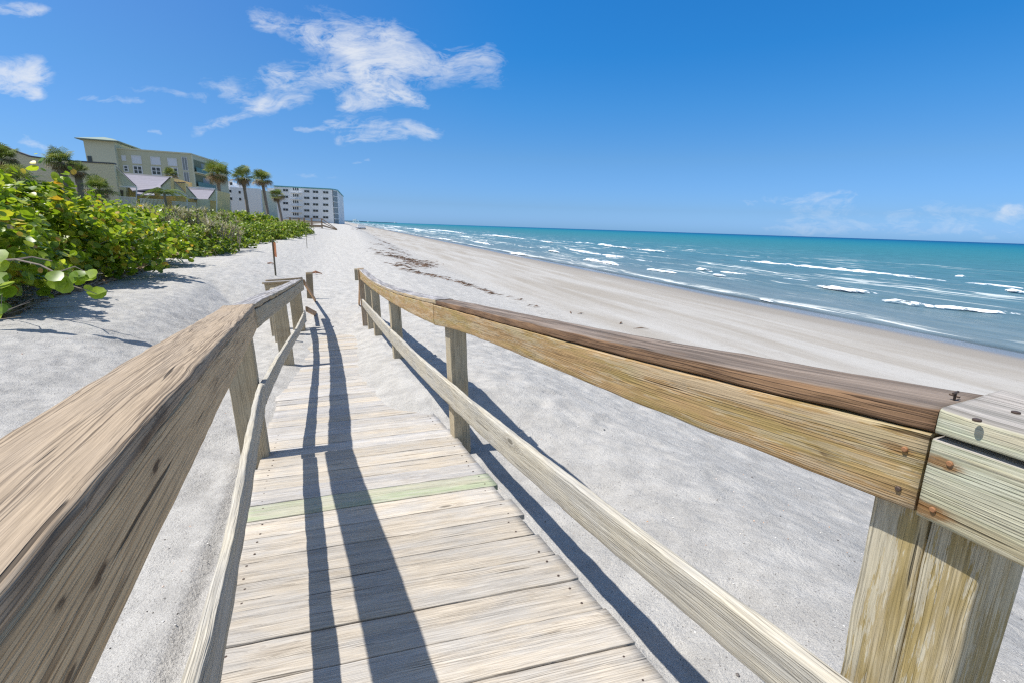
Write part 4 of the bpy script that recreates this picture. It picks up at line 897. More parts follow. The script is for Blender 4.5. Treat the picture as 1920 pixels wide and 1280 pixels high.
def blades(centers, rad, n, L, w, name, mat, parent, up=.6, seed=0, droop=.5):
    """spiky tufts: n narrow pointed blades from every centre"""
    st = np.random.default_rng(seed); V = []; T = []; lc = []
    for c in centers:
        for i in range(n):
            a = st.uniform(0, 6.28); e_ = math.asin(min(1, max(-.2, st.normal(up, .28)))); l = L * st.uniform(.6, 1.1); d = np.array([math.cos(a) * math.cos(e_), math.sin(a) * math.cos(e_), math.sin(e_)])
            sd_ = unit(np.cross(d, [0, 0, 1.0]) + 1e-6); p0 = np.array(c) + np.append(st.normal(0, rad, 2), 0); p1 = p0 + d * l * .55; p2 = p0 + d * l - np.array([0, 0, droop * l * .3])
            k = len(V); V += [p0 - sd_ * w * .5, p0 + sd_ * w * .5, p1 + sd_ * w * .42, p1 - sd_ * w * .42, p2]; T += [(k, k + 1, k + 2), (k, k + 2, k + 3), (k + 3, k + 2, k + 4)]
            lc += [st.random()] * 5
    me = fast_mesh(name, np.array(V), np.array(T), smooth=False); fattr(me, 'lc', lc); return link(name, me, mat, parent)
def fan(V, T, lc, base, d, size, st, nbl=15, col=None, droop=.25):
    d = unit(d); sd_ = unit(np.cross(d, [0, 0, 1.0]) + np.array([1e-4, 0, 0])); up = np.cross(sd_, d); c0 = st.random() if col is None else col
    for i in range(nbl):
        a = (i / (nbl - 1) - .5) * 3.9; r_ = size * (.72 + .28 * math.cos(a * .5)); v = d * math.cos(a) + sd_ * math.sin(a)
        wv = unit(np.cross(v, up)) * size * .034; p1 = base + v * r_ * .6; p2 = base + v * r_ - np.array([0, 0, droop * r_ * st.uniform(.5, 1.5)])
        k = len(V); V += [base, p1 + wv, p1 - wv, p2]; T += [(k, k + 1, k + 2), (k + 2, k + 1, k + 3)]; lc += [min(1, max(0, c0 + st.normal(0, .08)))] * 4
def palm(name, h, crown, lean, label, group, seed, r=.17, skirt=True, nf=46):
    st = np.random.default_rng(seed); root = empty(name, (0, 0, 0), label, 'palm tree', group)
    q = np.linspace(0, 1, 12); P = [np.array([lean[0] * f ** 1.4, lean[1] * f ** 1.4, h * f]) for f in q]
    b_ = MB(); b_.tube(P, [r * (1.12 - .18 * f + .05 * math.sin(f * 40)) for f in q], 9); b_.build('trunk', M_bark, root, smooth=True)
    top = P[-1]
    for nm, mat, n, e0, e1, sz in (('crown', M_palm, nf, -.35, 1.35, 1.0), ('dead_fronds', M_dead, int(nf * .8) if skirt else 0, -1.25, .0, .85)):
        if not n: continue
        V = []; T = []; lc = []; pt = []
        for i in range(n):
            a = st.uniform(0, 6.28); e_ = e0 + (e1 - e0) * st.random() ** .9; d = np.array([math.cos(a) * math.cos(e_), math.sin(a) * math.cos(e_), math.sin(e_)])
            Lp_ = crown * .5 * st.uniform(.62, 1.15) * (sz if e_ > -.4 else sz * .8); bp = top + d * Lp_ * .52
            # leaf stalk as a thin strip, then the fan
            sd_ = unit(np.cross(d, [.1, 0, 1.0])) * .02; k = len(V); V += [top - sd_, top + sd_, bp + sd_, bp - sd_]; T += [(k, k + 1, k + 2), (k, k + 2, k + 3)]; lc += [.6] * 4
            fan(V, T, lc, bp, d + st.normal(0, .12, 3), Lp_ * .58, st, 17, droop=.3 if nm == 'crown' else .55)
        me = fast_mesh(nm, np.array(V), np.array(T), smooth=False); fattr(me, 'lc', lc); link(nm, me, mat, root)
    return root
G_P = 'cabbage palms between the shrubs and the buildings'
def put_palm(o, x, y, D, zt=None, rz=0.0):
    """stand the palm so that its crown centre is seen in direction (x, y) at distance D"""
    d = ray(x, y); k = D / math.hypot(d[0], d[1]); P = d * k; o.location = (P[0], P[1], 0); o.rotation_euler = (0, 0, rz); return P[2]
def stand(name, x, y, D, crown, lean, label, seed, minh=2.0, **kw):
    d = ray(x, y); P = d * D / math.hypot(d[0], d[1]); gx0, gy0 = P[0] - lean[0], P[1] - lean[1]
    gz0 = float(ground_z(np.array(gx0), np.array(gy0), False)) - .1; h = max(minh, P[2] - gz0)
    o = palm(name, h, crown, lean, label, G_P, seed, **kw); o.location = (gx0, gy0, P[2] - h); return o
stand('cabbage_palm', 408, 327, 60, 3.1, (.15, -.1), 'tall cabbage palm with brown skirt in front of the green block balconies', 2)
stand('cabbage_palm', 455, 333, 64, 3.1, (-.3, .1), 'middle one of the three tall cabbage palms in front of the white blocks', 3)
stand('cabbage_palm', 491, 338, 67, 2.9, (-.5, .1), 'rightmost of the three tall cabbage palms, standing left of the white block roof', 4)
stand('cabbage_palm', 519, 368, 78, 2.7, (-.5, .0), 'small leaning cabbage palm standing alone in front of the white seafront block', 5)
stand('cabbage_palm', 3, 298, 36, 1.8, (.1, .0), 'shaggy cabbage palm at the left edge of the picture in front of the yellow wall', 6)
stand('cabbage_palm', 113, 305, 34, 1.65, (-.2, .0), 'bushy cabbage palm in front of the middle of the long yellow wall', 7)
stand('cabbage_palm', 146, 322, 36, 1.25, (.2, .0), 'smaller cabbage palm leaning out just right of the bushy one by the yellow wall', 8)
stand('cabbage_palm', 186, 356, 33, 1.7, (.0, .0), 'low cabbage palm without visible trunk at the right end of the yellow wall', 9)
stand('cabbage_palm', 36, 338, 30, 1.8, (.0, .0), 'low green fan palm behind the sea grape, left of the bushy palm', 10, skirt=False)
stand('cabbage_palm', 320, 328, 62, 1.6, (.0, .0), 'small palm top rising behind the purple roof ridge', 11)

# feather palm by the white fence
def feather_palm():
    st = np.random.default_rng(77); d = ray(308, 363); P = d * 47 / math.hypot(d[0], d[1]); gz0 = float(ground_z(np.array(P[0]), np.array(P[1]), False)) - .1; h = P[2] - gz0
    root = empty('date_palm', (P[0], P[1], gz0), 'dark feather palm with arching fronds in front of the white fence and yellow houses', 'palm tree')
    b_ = MB(); b_.tube([(P[0], P[1], gz0 + h * f) for f in (0, .3, .6, 1)], [.12, .10, .09, .08], 8); b_.build('trunk', M_bark, root)
    V = []; T = []; lc = []
    for i in range(17):
        a = 2 * math.pi * i / 17 + st.uniform(-.2, .2); e_ = st.uniform(.2, 1.1); L = 1.75 * st.uniform(.8, 1.1); n = 16; c0 = st.random() * .6
        for k in range(1, n):
            f = k / n; r_ = L * f * math.cos(e_ * (1 - f * .3)); z = L * (math.sin(e_) * f - .75 * f * f); p = P + np.array([math.cos(a) * r_, math.sin(a) * r_, z]); sd_ = np.array([-math.sin(a), math.cos(a), 0])
            for sgn in (-1, 1):
                q = p + sd_ * sgn * .42 * math.sin(math.pi * (f * .85 + .1)) + np.array([math.cos(a), math.sin(a), 0]) * .16 - np.array([0, 0, .16]); ww = np.array([math.cos(a), math.sin(a), .3]) * .03
                kk = len(V); V += [p - ww, p + ww, q]; T.append((kk, kk + 1, kk + 2)); lc += [c0] * 3
    me = fast_mesh('crown', np.array(V), np.array(T), smooth=False); fattr(me, 'lc', lc); link('crown', me, M_palm, root)
feather_palm()

# palmetto and dry spiky tufts
def palmetto(seed):
    st = np.random.default_rng(seed); root = empty('saw_palmetto', (0, 0, 0), 'x', 'palmetto', 'saw palmettos behind the sea grape'); V = []; T = []; lc = []
    for i in range(34):
        a = st.uniform(0, 6.28); e_ = st.uniform(.25, 1.4); d = np.array([math.cos(a) * math.cos(e_), math.sin(a) * math.cos(e_), math.sin(e_)]); b0 = np.append(st.normal(0, .35, 2), 0); bp = b0 + d * st.uniform(.5, 1.0)
        sd_ = unit(np.cross(d, [.1, 0, 1.0])) * .012; k = len(V); V += [b0 - sd_, b0 + sd_, bp + sd_, bp - sd_]; T += [(k, k + 1, k + 2), (k, k + 2, k + 3)]; lc += [.7] * 4
        fan(V, T, lc, bp, d + st.normal(0, .2, 3), .52, st, 12, droop=.1)
    me = fast_mesh('fronds', np.array(V), np.array(T), smooth=False); fattr(me, 'lc', lc); link('fronds', me, M_palm, root); return root
pp = palmetto(1); first = True; st = np.random.default_rng(31)
PP = [(19, -13), (22, -14), (25, -12.5), (28, -13.5), (31, -12), (34, -13.5), (37, -11.5), (41, -13), (45, -11), (49, -11.5), (54, -9.5), (16, -11.5), (24, -15.5), (30, -15.5), (36, -15.5)]
prank = {q: i for i, q in enumerate(sorted(PP))}; PORD = ORD + ['thirteenth', 'fourteenth', 'fifteenth', 'sixteenth']
for (s_, t_) in PP:
    o = pp if first else copy_tree(pp); first = False; p = ST(s_, t_, 0); place(o, p[0], p[1], st.uniform(0, 6), st.uniform(.95, 1.3), 'green saw palmetto behind the sea grape, %s nearest of its kind' % PORD[prank[(s_, t_)]], dz=.45)
def tuft(seed):
    root = empty('dry_tuft', (0, 0, 0), 'x', 'dry plant', 'pale dry spiky plants among the shrubs'); st = np.random.default_rng(seed)
    cs = [tuple(np.append(st.normal(0, .45, 2), st.uniform(.6, 1.25))) for _ in range(9)]
    blades(cs, .05, 26, .55, .035, 'blades', M_drygrass, root, up=.45, seed=seed)
    b_ = MB(); [b_.tube([(c[0] * .6, c[1] * .6, -.1), (c[0] * .8, c[1] * .8, c[2] * .5), c], [.03, .025, .02], 5) for c in cs]; b_.build('stems', M_bark, root); return root
tf = tuft(4); first = True
TF = [(262, 402, 26), (290, 400, 28), (320, 402, 30), (345, 406, 31), (375, 402, 34), (392, 418, 29), (432, 428, 30), (420, 402, 38), (405, 432, 28)]
rank_ = {q[:2]: i for i, q in enumerate(sorted(TF))}
for (x, y, D) in TF:
    o = tf if first else copy_tree(tf); first = False; d = ray(x, y); P = d * D / math.hypot(d[0], d[1]); place(o, P[0], P[1], st.uniform(0, 6), st.uniform(.85, 1.15), 'pale grey dry spiky plant among the green shrubs, %s from the left' % (ORD + ['thirteenth', 'fourteenth', 'fifteenth', 'sixteenth'])[rank_[(x, y)]])
    o.location.z = max(o.location.z, P[2] - 1.1)

# ------------------------------------------------------------------ buildings
def plaster(name, col, var=.08, rough=.85, scale=.6):
    m, t, b = material(name); P = t.node('ShaderNodeNewGeometry').outputs['Position']
    n = t.noise(P, scale, 5.0, .6); n2 = t.noise(t.vmul(P, (3, 3, .5)), 1.0, 4.0, .6)
    c = t.mix(n, tuple(q * (1 - var) for q in col), tuple(min(1, q * (1 + var)) for q in col)); c = t.mix(t.mr(n2, .55, .8, 0, .22), c, tuple(q * .72 for q in col))
    t.put(b.inputs['Base Color'], c); b.inputs['Roughness'].default_value = rough; return m
def brickish():
    m, t, b = material('yellow_block_wall'); P = t.node('ShaderNodeNewGeometry').outputs['Position']
    br = t.node('ShaderNodeTexBrick'); t.put(br.inputs['Vector'], t.comb(t.dot(P, tuple(tv)), t.xyz(P)[2])); br.inputs['Scale'].default_value = 2.2
    br.inputs['Color1'].default_value = (.76, .67, .47, 1); br.inputs['Color2'].default_value = (.72, .63, .44, 1); br.inputs['Mortar'].default_value = (.60, .53, .38, 1); br.inputs['Mortar Size'].default_value = .03  # wall colour raised to make up for grazing sun it misses
    t.put(b.inputs['Base Color'], br.outputs[0]); b.inputs['Roughness'].default_value = .9; return m
def shingle(name, col):
    m, t, b = material(name); P = t.node('ShaderNodeNewGeometry').outputs['Position']
    n = t.noise(P, 6.0, 4.0, .7); z = t.xyz(P)[2]; ln = t.m('FRACT', t.m('MULTIPLY', z, 6.0)); c = t.mix(n, tuple(q * .8 for q in col), tuple(q * 1.15 for q in col)); c = t.mix(t.m('MULTIPLY', t.m('LESS_THAN', ln, .18), .35), c, tuple(q * .6 for q in col))
    t.put(b.inputs['Base Color'], c); b.inputs['Roughness'].default_value = .9; return m
M_yb = brickish(); M_yel = plaster('yellow_stucco', (.72, .57, .29)); M_pale = plaster('pale_green_siding', (.56, .58, .46)); M_roof = shingle('purple_shingles', (.27, .255, .295)); M_trim = plaster('dark_trim', (.12, .12, .13))
M_white = plaster('white_paint', (.72, .73, .74), .03); M_green = plaster('olive_stucco', (.58, .57, .41), .05); M_green2 = plaster('light_olive_stucco', (.66, .65, .49), .05); M_gtrim = plaster('green_metal_roof', (.26, .32, .27)); M_teal = plaster('teal_band', (.16, .40, .40))  # olive walls lightened in place of grazing sun
M_cond = plaster('white_stucco', (.86, .86, .86), .02); M_shut = plaster('white_shutter', (.74, .77, .82), .02)  # stucco lightened to stand in for missing grazing sunlight
m_, t_, b_2 = material('window_glass'); b_2.inputs['Base Color'].default_value = (.035, .045, .055, 1); b_2.inputs['Roughness'].default_value = .12; M_glass = m_
m_, t_, b_2 = material('grey_screen'); b_2.inputs['Base Color'].default_value = (.26, .29, .30, 1); b_2.inputs['Roughness'].default_value = .6; M_screen = m_
m_, t_, b_2 = material('green_railing'); b_2.inputs['Base Color'].default_value = (.10, .22, .20, 1); b_2.inputs['Roughness'].default_value = .5; M_grail = m_
M_recess_shade = plaster('olive_recess_shade', (.20, .22, .14), .05)  # dark tone paints the shade inside the green block's balconies

def TZ(x, y, S): d = ray(x, y); P = d * S / (d @ sv); return float(P @ tv), float(P[2])
def SZ(x, y, T): d = ray(x, y); P = d * T / (d @ tv); return float(P @ sv), float(P[2])
def bx(mb, s0, s1, t0, t1, z0, z1): mb.hexa([ST(s0, t0, z0), ST(s1, t0, z0), ST(s1, t1, z0), ST(s0, t1, z0), ST(s0, t0, z1), ST(s1, t0, z1), ST(s1, t1, z1), ST(s0, t1, z1)])
def poly(mb, pts, S, th): mb.prism([ST(S, t, z) for t, z in pts], th * sv)
def window(parent, S, t0, t1, z0, z1, fr=.12, frame=M_white, glass=M_glass, mull=1, name='window', mid=False):
    b = MB(); f = fr
    bx(b, S - .10, S - .003, t0 - f, t1 + f, z1, z1 + f); bx(b, S - .10, S - .003, t0 - f, t1 + f, z0 - f, z0); bx(b, S - .10, S - .003, t0 - f, t0, z0, z1); bx(b, S - .10, S - .003, t1, t1 + f, z0, z1)
    for i in range(mull): c = t0 + (t1 - t0) * (i + 1) / (mull + 1); bx(b, S - .09, S - .003, c - f * .4, c + f * .4, z0, z1)
    if mid: c = (z0 + z1) / 2; bx(b, S - .085, S - .003, t0, t1, c - f * .3, c + f * .3)
    w_ = b.build(name, frame, parent); g = MB(); bx(g, S - .05, S - .004, t0, t1, z0, z1); g.build('pane', glass, w_); return w_

# townhouses --------------------------------------------------
th = empty('townhouse_row', ST(46, -16.5, -.5), 'row of yellow townhouses with purple gabled roofs and a long block end wall', 'townhouses')
b_ = MB(); poly(b_, [(-46, -1), (-46, 6.2), (-30, 5.3), (-25, 5.0), (-23.1, 4.55), (-22.4, 4.2), (-21.5, 3.86), (-20.3, 3.74), (-18.9, 3.71), (-16.5, 3.72), (-16.5, -1)], 46.0, .35); b_.build('end_wall', M_yb, th)
b_ = MB(); cp = [(-46, 6.2), (-30, 5.3), (-25, 5.0), (-23.1, 4.55), (-22.4, 4.2), (-21.5, 3.86), (-20.3, 3.74), (-18.9, 3.71), (-16.45, 3.72)]
for (ta, za), (tb, zb_) in zip(cp[:-1], cp[1:]): b_.prism([ST(45.94, ta, za + .003), ST(45.94, tb, zb_ + .003), ST(45.94, tb, zb_ + .10), ST(45.94, ta, za + .10)], .48 * sv)
b_.build('coping', M_trim, th)
def PS(x, y, S): d = ray(x, y); return d * S / (d @ sv)
def slab(pts, th_, name, mat):
    """a roof plane through the given corners, with its real thickness"""
    b = MB(); n = unit(np.cross(pts[1] - pts[0], pts[2] - pts[0])); n = n if n[2] > 0 else -n; b.hexa([p - n * th_ for p in pts] + pts); return b.build(name, mat, th)
def fin(pix, S, name='gable', mat=None, th_=.25):
    b = MB(); b.prism([PS(x, y, S) for x, y in pix], th_ * sv); return b.build(name, mat or M_pale, th)
def edge_(p, q, S, name='verge', mat=None, w_=.07):
    a0, a1 = PS(*p, S - .09), PS(*q, S - .09); b = MB(); up_ = np.array([0, 0, w_]); b.prism([a0, a1, a1 + up_, a0 + up_], .085 * sv); b.build(name, mat or M_trim, th)
fin([(212, 310), (254.5, 350), (254.5, 352), (212, 350)], 46.5); edge_((212, 309), (255, 350), 46.5); edge_((212, 351), (255, 352.5), 46.5, 'beam', M_white, .10)
slab([PS(248, 358, 47.2), PS(306, 352, 47.2), PS(323, 334, 50.2), PS(222, 326.5, 50.2)], .12, 'roof', M_roof)
slab([PS(222, 326.6, 50.25), PS(323, 334.1, 50.25), PS(323, 331.5, 50.8), PS(224, 323.8, 50.8)], .1, 'roof_ridge', M_trim)
fin([(301, 350.5), (319, 334), (350, 366.5), (301, 366.5)], 46.9); edge_((319, 333.5), (350, 366), 46.9); edge_((319, 333.5), (301, 350.5), 46.9); edge_((301, 367.5), (350, 368), 46.9, 'beam', M_white, .09)
fin([(320, 334), (325, 334), (326, 356), (321, 356)], 46.7, 'chimney', M_yel, .15)
fin([(327, 343.5), (347.5, 344), (349, 395), (330, 395)], 47.6, 'chimney_stack', M_yel, .8); edge_((327, 343.2), (347.5, 343.6), 47.5)
fin([(349, 350.5), (368, 371.5), (349, 371.5)], 47.4); edge_((349, 350.5), (368, 371.5), 47.4); edge_((349, 372.5), (369, 373), 47.4, 'beam', M_white, .08)
slab([PS(364, 373.5, 48.2), PS(392, 374, 48.2), PS(404, 356.5, 50.6), PS(349, 353.5, 50.6)], .12, 'roof', M_roof)
edge_((350, 353), (403.5, 355.8), 50.5, 'roof_ridge', M_white, .12)
fin([(390.5, 374), (403.5, 357), (406, 377)], 48.0); edge_((403.5, 356.5), (390.5, 374), 48.0)
for (x0, y0, x1, y1, S_, nm, mt) in ((236, 352, 256, 400, 48.2, 'recess_wall', M_yel), (212, 351, 236, 400, 47.6, 'recess_wall', M_pale), (256, 358, 302, 400, 48.0, 'wall', M_yel), (301, 368, 350, 400, 48.1, 'wall', M_yel), (349, 373, 370, 400, 48.3, 'wall', M_yel), (369.5, 374, 391, 400, 47.8, 'wall', M_pale), (391, 376.5, 405, 400, 48.4, 'wall', M_yel)):
    fin([(x0, y0), (x1, y0 + .3), (x1, y1), (x0, y1)], S_, nm, mt, 2.2)
for (x, y0) in ((255.5, 351), (350.5, 367), (406, 358)): fin([(x - .8, y0), (x + .8, y0), (x + .9, 400), (x - .7, 400)], 46.45 if x < 300 else 47.0, 'post', M_white, .12)
fin([(219.5, 357), (230, 357.5), (230, 372), (219.5, 372)], 47.5, 'door', M_glass, .08)
slab([PS(256, 366, 46.4), PS(290, 366.5, 46.4), PS(288, 360, 47.8), PS(256, 356, 47.8)], .06, 'porch_roof', M_roof)
fin([(300, 334), (323, 334), (323, 400), (222, 400), (222, 327)], 51.0, 'rear_wall', M_yel, 6.0)
fin([(350, 354.5), (404, 357), (404, 400), (350, 400)], 51.0, 'rear_wall', M_yel, 6.0)

fe = empty('white_fence', ST(45.5, -15.2, 0), 'white picket fence in front of the yellow townhouses', 'fence'); b_ = MB()
def fence_run(x0, y0, x1, y1, S_, h_, step):
    t0, z0 = TZ(x0, y0, S_); t1, z1 = TZ(x1, y1, S_); n = int((t1 - t0) / step)
    for i in range(n):
        f = i / n; tt = t0 + (t1 - t0) * f; zz = z0 + (z1 - z0) * f; bx(b_, S_, S_ + .03, tt, tt + step * .5, zz - h_, zz - .001)
    b_.prism([ST(S_ - .03, t0, z0), ST(S_ - .03, t1, z1), ST(S_ - .03, t1, z1 + .05), ST(S_ - .03, t0, z0 + .05)], .08 * sv); b_.prism([ST(S_ - .033, t0, z0 - h_ * .8), ST(S_ - .033, t1, z1 - h_ * .8), ST(S_ - .033, t1, z1 - h_ * .8 + .05), ST(S_ - .033, t0, z0 - h_ * .8 + .05)], .03 * sv)
fence_run(222, 370, 256, 371.5, 45.9, .75, .05); fence_run(262, 373.5, 308, 376, 45.5, .75, .09); fence_run(322, 378.5, 368, 382, 45.5, .7, .06)
b_.build('pickets', M_white, fe)

# green block -------------------------------------------------
S = 130.0; gb = empty('apartment_block', ST(S, -40, -1), 'olive green apartment block with hipped stair tower and white shuttered windows', 'building')
tl, tc_, tr_2 = TZ(161, 264, S)[0], TZ(345, 289, S)[0], TZ(357, 290, S)[0]; ztop = 13.7
b_ = MB(); b_.prism([ST(S, tl + 1.0, -1), ST(S, tr_2, -1), ST(S + 11, -30.5, -1), ST(S + 26, -30.0, -1), ST(S + 26, tl + 1.0, -1)], (0, 0, ztop + 1)); b_.build('wall', M_green, gb)
b_ = MB(); b_.prism([ST(S - .15, tl + 2.0, ztop + .01), ST(S - .15, tr_2 + .1, ztop + .01), ST(S + 11, -30.3, ztop + .01), ST(S + 26, -29.8, ztop + .01), ST(S + 26, tl + 2.0, ztop + .01)], (0, 0, .28)); b_.build('parapet', M_green2, gb)
tw0, tw1 = TZ(161, 264, S)[0], TZ(184, 270, S)[0]
b_ = MB(); bx(b_, S - 1.2, S + 9, tw0, tw1 + 3.2, -1, 15.0); b_.build('stair_tower', M_green2, gb)
b_ = MB(); e0 = [ST(S - 2.2, tw0 - 1.0, 15.01), ST(S - 2.2, tw1 + 4.4, 15.01), ST(S + 10, tw1 + 4.4, 15.01), ST(S + 10, tw0 - 1.0, 15.01)]; up_ = np.array([0, 0, .16]); r0, r1 = ST(S + 2.8, tw0 + 2.3, 16.3), ST(S + 4.5, tw0 + 3.2, 16.3)
n_ = len(b_.V); b_.V += e0 + [p + up_ for p in e0] + [r0, r1]; b_.F += [(3, 2, 1, 0), (0, 1, 5, 4), (1, 2, 6, 5), (2, 3, 7, 6), (3, 0, 4, 7), (4, 5, 9, 8), (5, 6, 9), (6, 7, 8, 9), (7, 4, 8)]; b_.build('roof', M_gtrim, gb)
b_ = MB(); a_, zz = TZ(174, 300, S); bx(b_, S - 1.32, S - 1.203, a_ - .35, a_ + .35, zz - 1.0, zz + .6); b_.build('dark_opening', M_glass, gb)
def pwin(parent, S, x0, y0, x1, y1, **k):
    t0, zt = TZ(x0, y0, S); t1, zb_ = TZ(x1, y1, S); return window(parent, S, t0, t1, zb_, zt, **k)
for (x0, y0, x1, y1) in ((200, 291, 218.5, 304), (229, 293, 235.5, 301), (247.5, 293, 265, 307), (283, 295.5, 300.5, 309), (315, 298, 331.5, 311)): pwin(gb, S, x0, y0, x1, y1, glass=M_shut, mull=0, name='shuttered_window', fr=.16)
for (x0, y0, x1, y1, ml) in ((214, 312, 222, 322, 0), (233, 312, 240, 321, 0), (251, 312.5, 266.5, 326, 1), (285, 314.5, 301.5, 328, 1), (318, 316, 333.5, 330, 1), (254, 331.5, 268, 345, 1), (287, 333.5, 303, 347, 1)): pwin(gb, S, x0, y0, x1, y1, mull=ml, mid=True, fr=.22)
# tall glazing and chamfered balconies
t0, t1 = TZ(341.5, 300, S)[0], TZ(350, 300, S)[0]
for zt, zb_ in ((12.9, 10.2), (9.7, 7.0), (6.5, 3.9)):
    window(gb, S, t0, t1, zb_, zt, fr=.1, glass=M_screen, mull=1)
c0, c1 = np.array([S, tr_2]), np.array([S + 11, -30.5]); cd = (c1 - c0) / np.linalg.norm(c1 - c0); cn = np.array([-cd[1], cd[0]])
if cn @ np.array([-1, 1.0]) < 0: cn = -cn
def cpt(f, o, z): q = c0 + (c1 - c0) * f + cn * o; return ST(q[0], q[1], z)
for k, zf in enumerate((10.0, 6.8, 3.6, .4)):
    b_ = MB(); b_.hexa([cpt(.02, .01, zf - .22), cpt(.98, .01, zf - .22), cpt(.98, 0.8, zf - .22), cpt(.02, 0.8, zf - .22), cpt(.02, .01, zf), cpt(.98, .01, zf), cpt(.98, 0.8, zf), cpt(.02, 0.8, zf)]); bal = b_.build('balcony', M_green2, gb)
    b_ = MB(); b_.hexa([cpt(.03, 0.72, zf + .002), cpt(.97, 0.72, zf + .002), cpt(.97, 0.76, zf + .002), cpt(.03, 0.76, zf + .002), cpt(.03, 0.72, zf + 1.0), cpt(.97, 0.72, zf + 1.0), cpt(.97, 0.76, zf + 1.0), cpt(.03, 0.76, zf + 1.0)]); b_.build('railing', M_grail, bal)
    b_ = MB(); b_.hexa([cpt(.06, .012, zf + .01), cpt(.94, .012, zf + .01), cpt(.94, .05, zf + .01), cpt(.06, .05, zf + .01), cpt(.06, .012, zf + 2.75), cpt(.94, .012, zf + 2.75), cpt(.94, .05, zf + 2.75), cpt(.06, .05, zf + 2.75)]); b_.build('recess_wall', M_recess_shade, bal)  # thin flat panel, recess shade put into its colour
    b_ = MB(); b_.hexa([cpt(.45, .055, zf + .1), cpt(.8, .055, zf + .1), cpt(.8, .09, zf + .1), cpt(.45, .09, zf + .1), cpt(.45, .055, zf + 2.3), cpt(.8, .055, zf + 2.3), cpt(.8, .09, zf + 2.3), cpt(.45, .09, zf + 2.3)]); b_.build('glass_door', M_screen, bal)
for f in (.0, .97):
    b_ = MB(); b_.hexa([cpt(f, .01, -1), cpt(f + .04, .01, -1), cpt(f + .04, 0.25, -1), cpt(f, 0.25, -1), cpt(f, .01, 13.6), cpt(f + .04, .01, 13.6), cpt(f + .04, 0.25, 13.6), cpt(f, 0.25, 13.6)]); b_.build('pier', M_green2, gb)

# middle white block ------------------------------------------
S = 175.0; mb_ = empty('apartment_block', ST(S, -30, -1), 'plain white apartment block with few windows behind the three tall palms', 'building')
b_ = MB(); bx(b_, S, S + 30, TZ(429, 341, S)[0], -24.8, -1, 9.4); b_.build('wall', M_cond, mb_)
b_ = MB(); bx(b_, S + 2.5, S + 30, -38.0, TZ(429, 341, S)[0] - .01, -1, 11.4); b_.build('balcony_wing', M_cond, mb_)
for x, y in ((433.5, 345), (432, 359), (449.5, 361), (433.5, 373), (450.5, 374)):
    t0, z0 = TZ(x, y, S); window(mb_, S, t0 - .3, t0 + .3, z0 - .4, z0 + .4, fr=.08, mull=0)
for zf in (9.0, 6.3, 3.6, .9):
    b_ = MB(); bx(b_, S + .6, S + 2.5, -37.5, -34.2, zf - .2, zf); bal = b_.build('balcony', M_cond, mb_)
    b_ = MB(); bx(b_, S + .62, S + .7, -37.4, -34.3, zf + .003, zf + .95); b_.build('railing', M_screen, bal)
    b_ = MB(); bx(b_, S + 2.4, S + 2.496, -37.2, -34.6, zf + .1, zf + 2.2); b_.build('glass_door', M_glass, bal)
b_ = MB(); bx(b_, S + 3, S + 28, -24.79, -23.4, -1, 9.0); b_.build('stair_strip', M_green2, mb_)

# seafront white block ----------------------------------------
S = 230.0; wb = empty('apartment_block', ST(S, -15, -1.5), 'six storey white seafront apartment block with teal roof band and stacked balconies', 'building')
tA, tB = TZ(514, 350, S)[0], TZ(622, 355, S)[0]
b_ = MB(); b_.prism([ST(S, tA, -1.6), ST(S, tB, -1.6), ST(S + 6, -1.5, -1.6), ST(S + 60, 1.2, -1.6), ST(S + 60, tA, -1.6)], (0, 0, 15.1)); b_.build('wall', M_cond, wb)
b_ = MB(); b_.prism([ST(S - .2, tA - .2, 13.51), ST(S - .2, tB + .1, 13.51), ST(S + 6, -1.2, 13.51), ST(S + 60, 1.4, 13.51), ST(S + 60, tA - .2, 13.51)], (0, 0, .5)); b_.build('roof_band', M_teal, wb)
b_ = MB(); bx(b_, S + 6, S + 40, TZ(497, 352, S)[0], tA - .21, -1.6, 13.2); b_.build('rear_wing', M_cond, wb)
for ci_, (x0, x1, ys) in enumerate([(530.5, 540.5, [357, 369.2, 381.2, 393.3]), (570, 580.5, [359, 371.3, 383, 394.8, 406.3]), (586.5, 597, [360, 371.8, 383.6, 395.4, 407]), (605.5, 616, [361, 372.7, 384.2, 396, 407.8])]):
    for y in ys:
        t0, z0 = TZ(x0, y, S); t1, _z = TZ(x1, y, S); window(wb, S, t0 + .1, t1 - .1, z0 - .46, z0 + .46, fr=.12, mull=1)
for y in (361.5, 373.5, 385.5, 397.5, 408.5):
    t0, z0 = TZ(546, y, S); t1, _z = TZ(566, y, S); t2, _z = TZ(550, y, S); t3, _z = TZ(561.5, y, S)
    b_ = MB(); bx(b_, S - 1.5, S - .003, t0, t1, z0 - .2, z0); bal = b_.build('balcony', M_cond, wb)
    b_ = MB(); bx(b_, S - 1.5, S - 1.44, t0, t1, z0 + .9, z0 + 1.0); [bx(b_, S - 1.49, S - 1.45, t0 + i * (t1 - t0) / 14, t0 + i * (t1 - t0) / 14 + .05, z0 + .003, z0 + .9) for i in range(15)]; b_.build('railing', M_white, bal)
    b_ = MB(); [bx(b_, S - .06, S - .003, t2 + i * (t3 - t2) / 3, t2 + (i + .62) * (t3 - t2) / 3, z0 + .9, z0 + 2.1) for i in range(3)]; b_.build('glass_doors', M_glass, bal)
c0, c1 = np.array([S, tB + .25]), np.array([S + 6, -1.55]); cd = (c1 - c0) / np.linalg.norm(c1 - c0); cn = np.array([-cd[1], cd[0]]); cn = cn if cn @ np.array([-1, 1.0]) > 0 else -cn
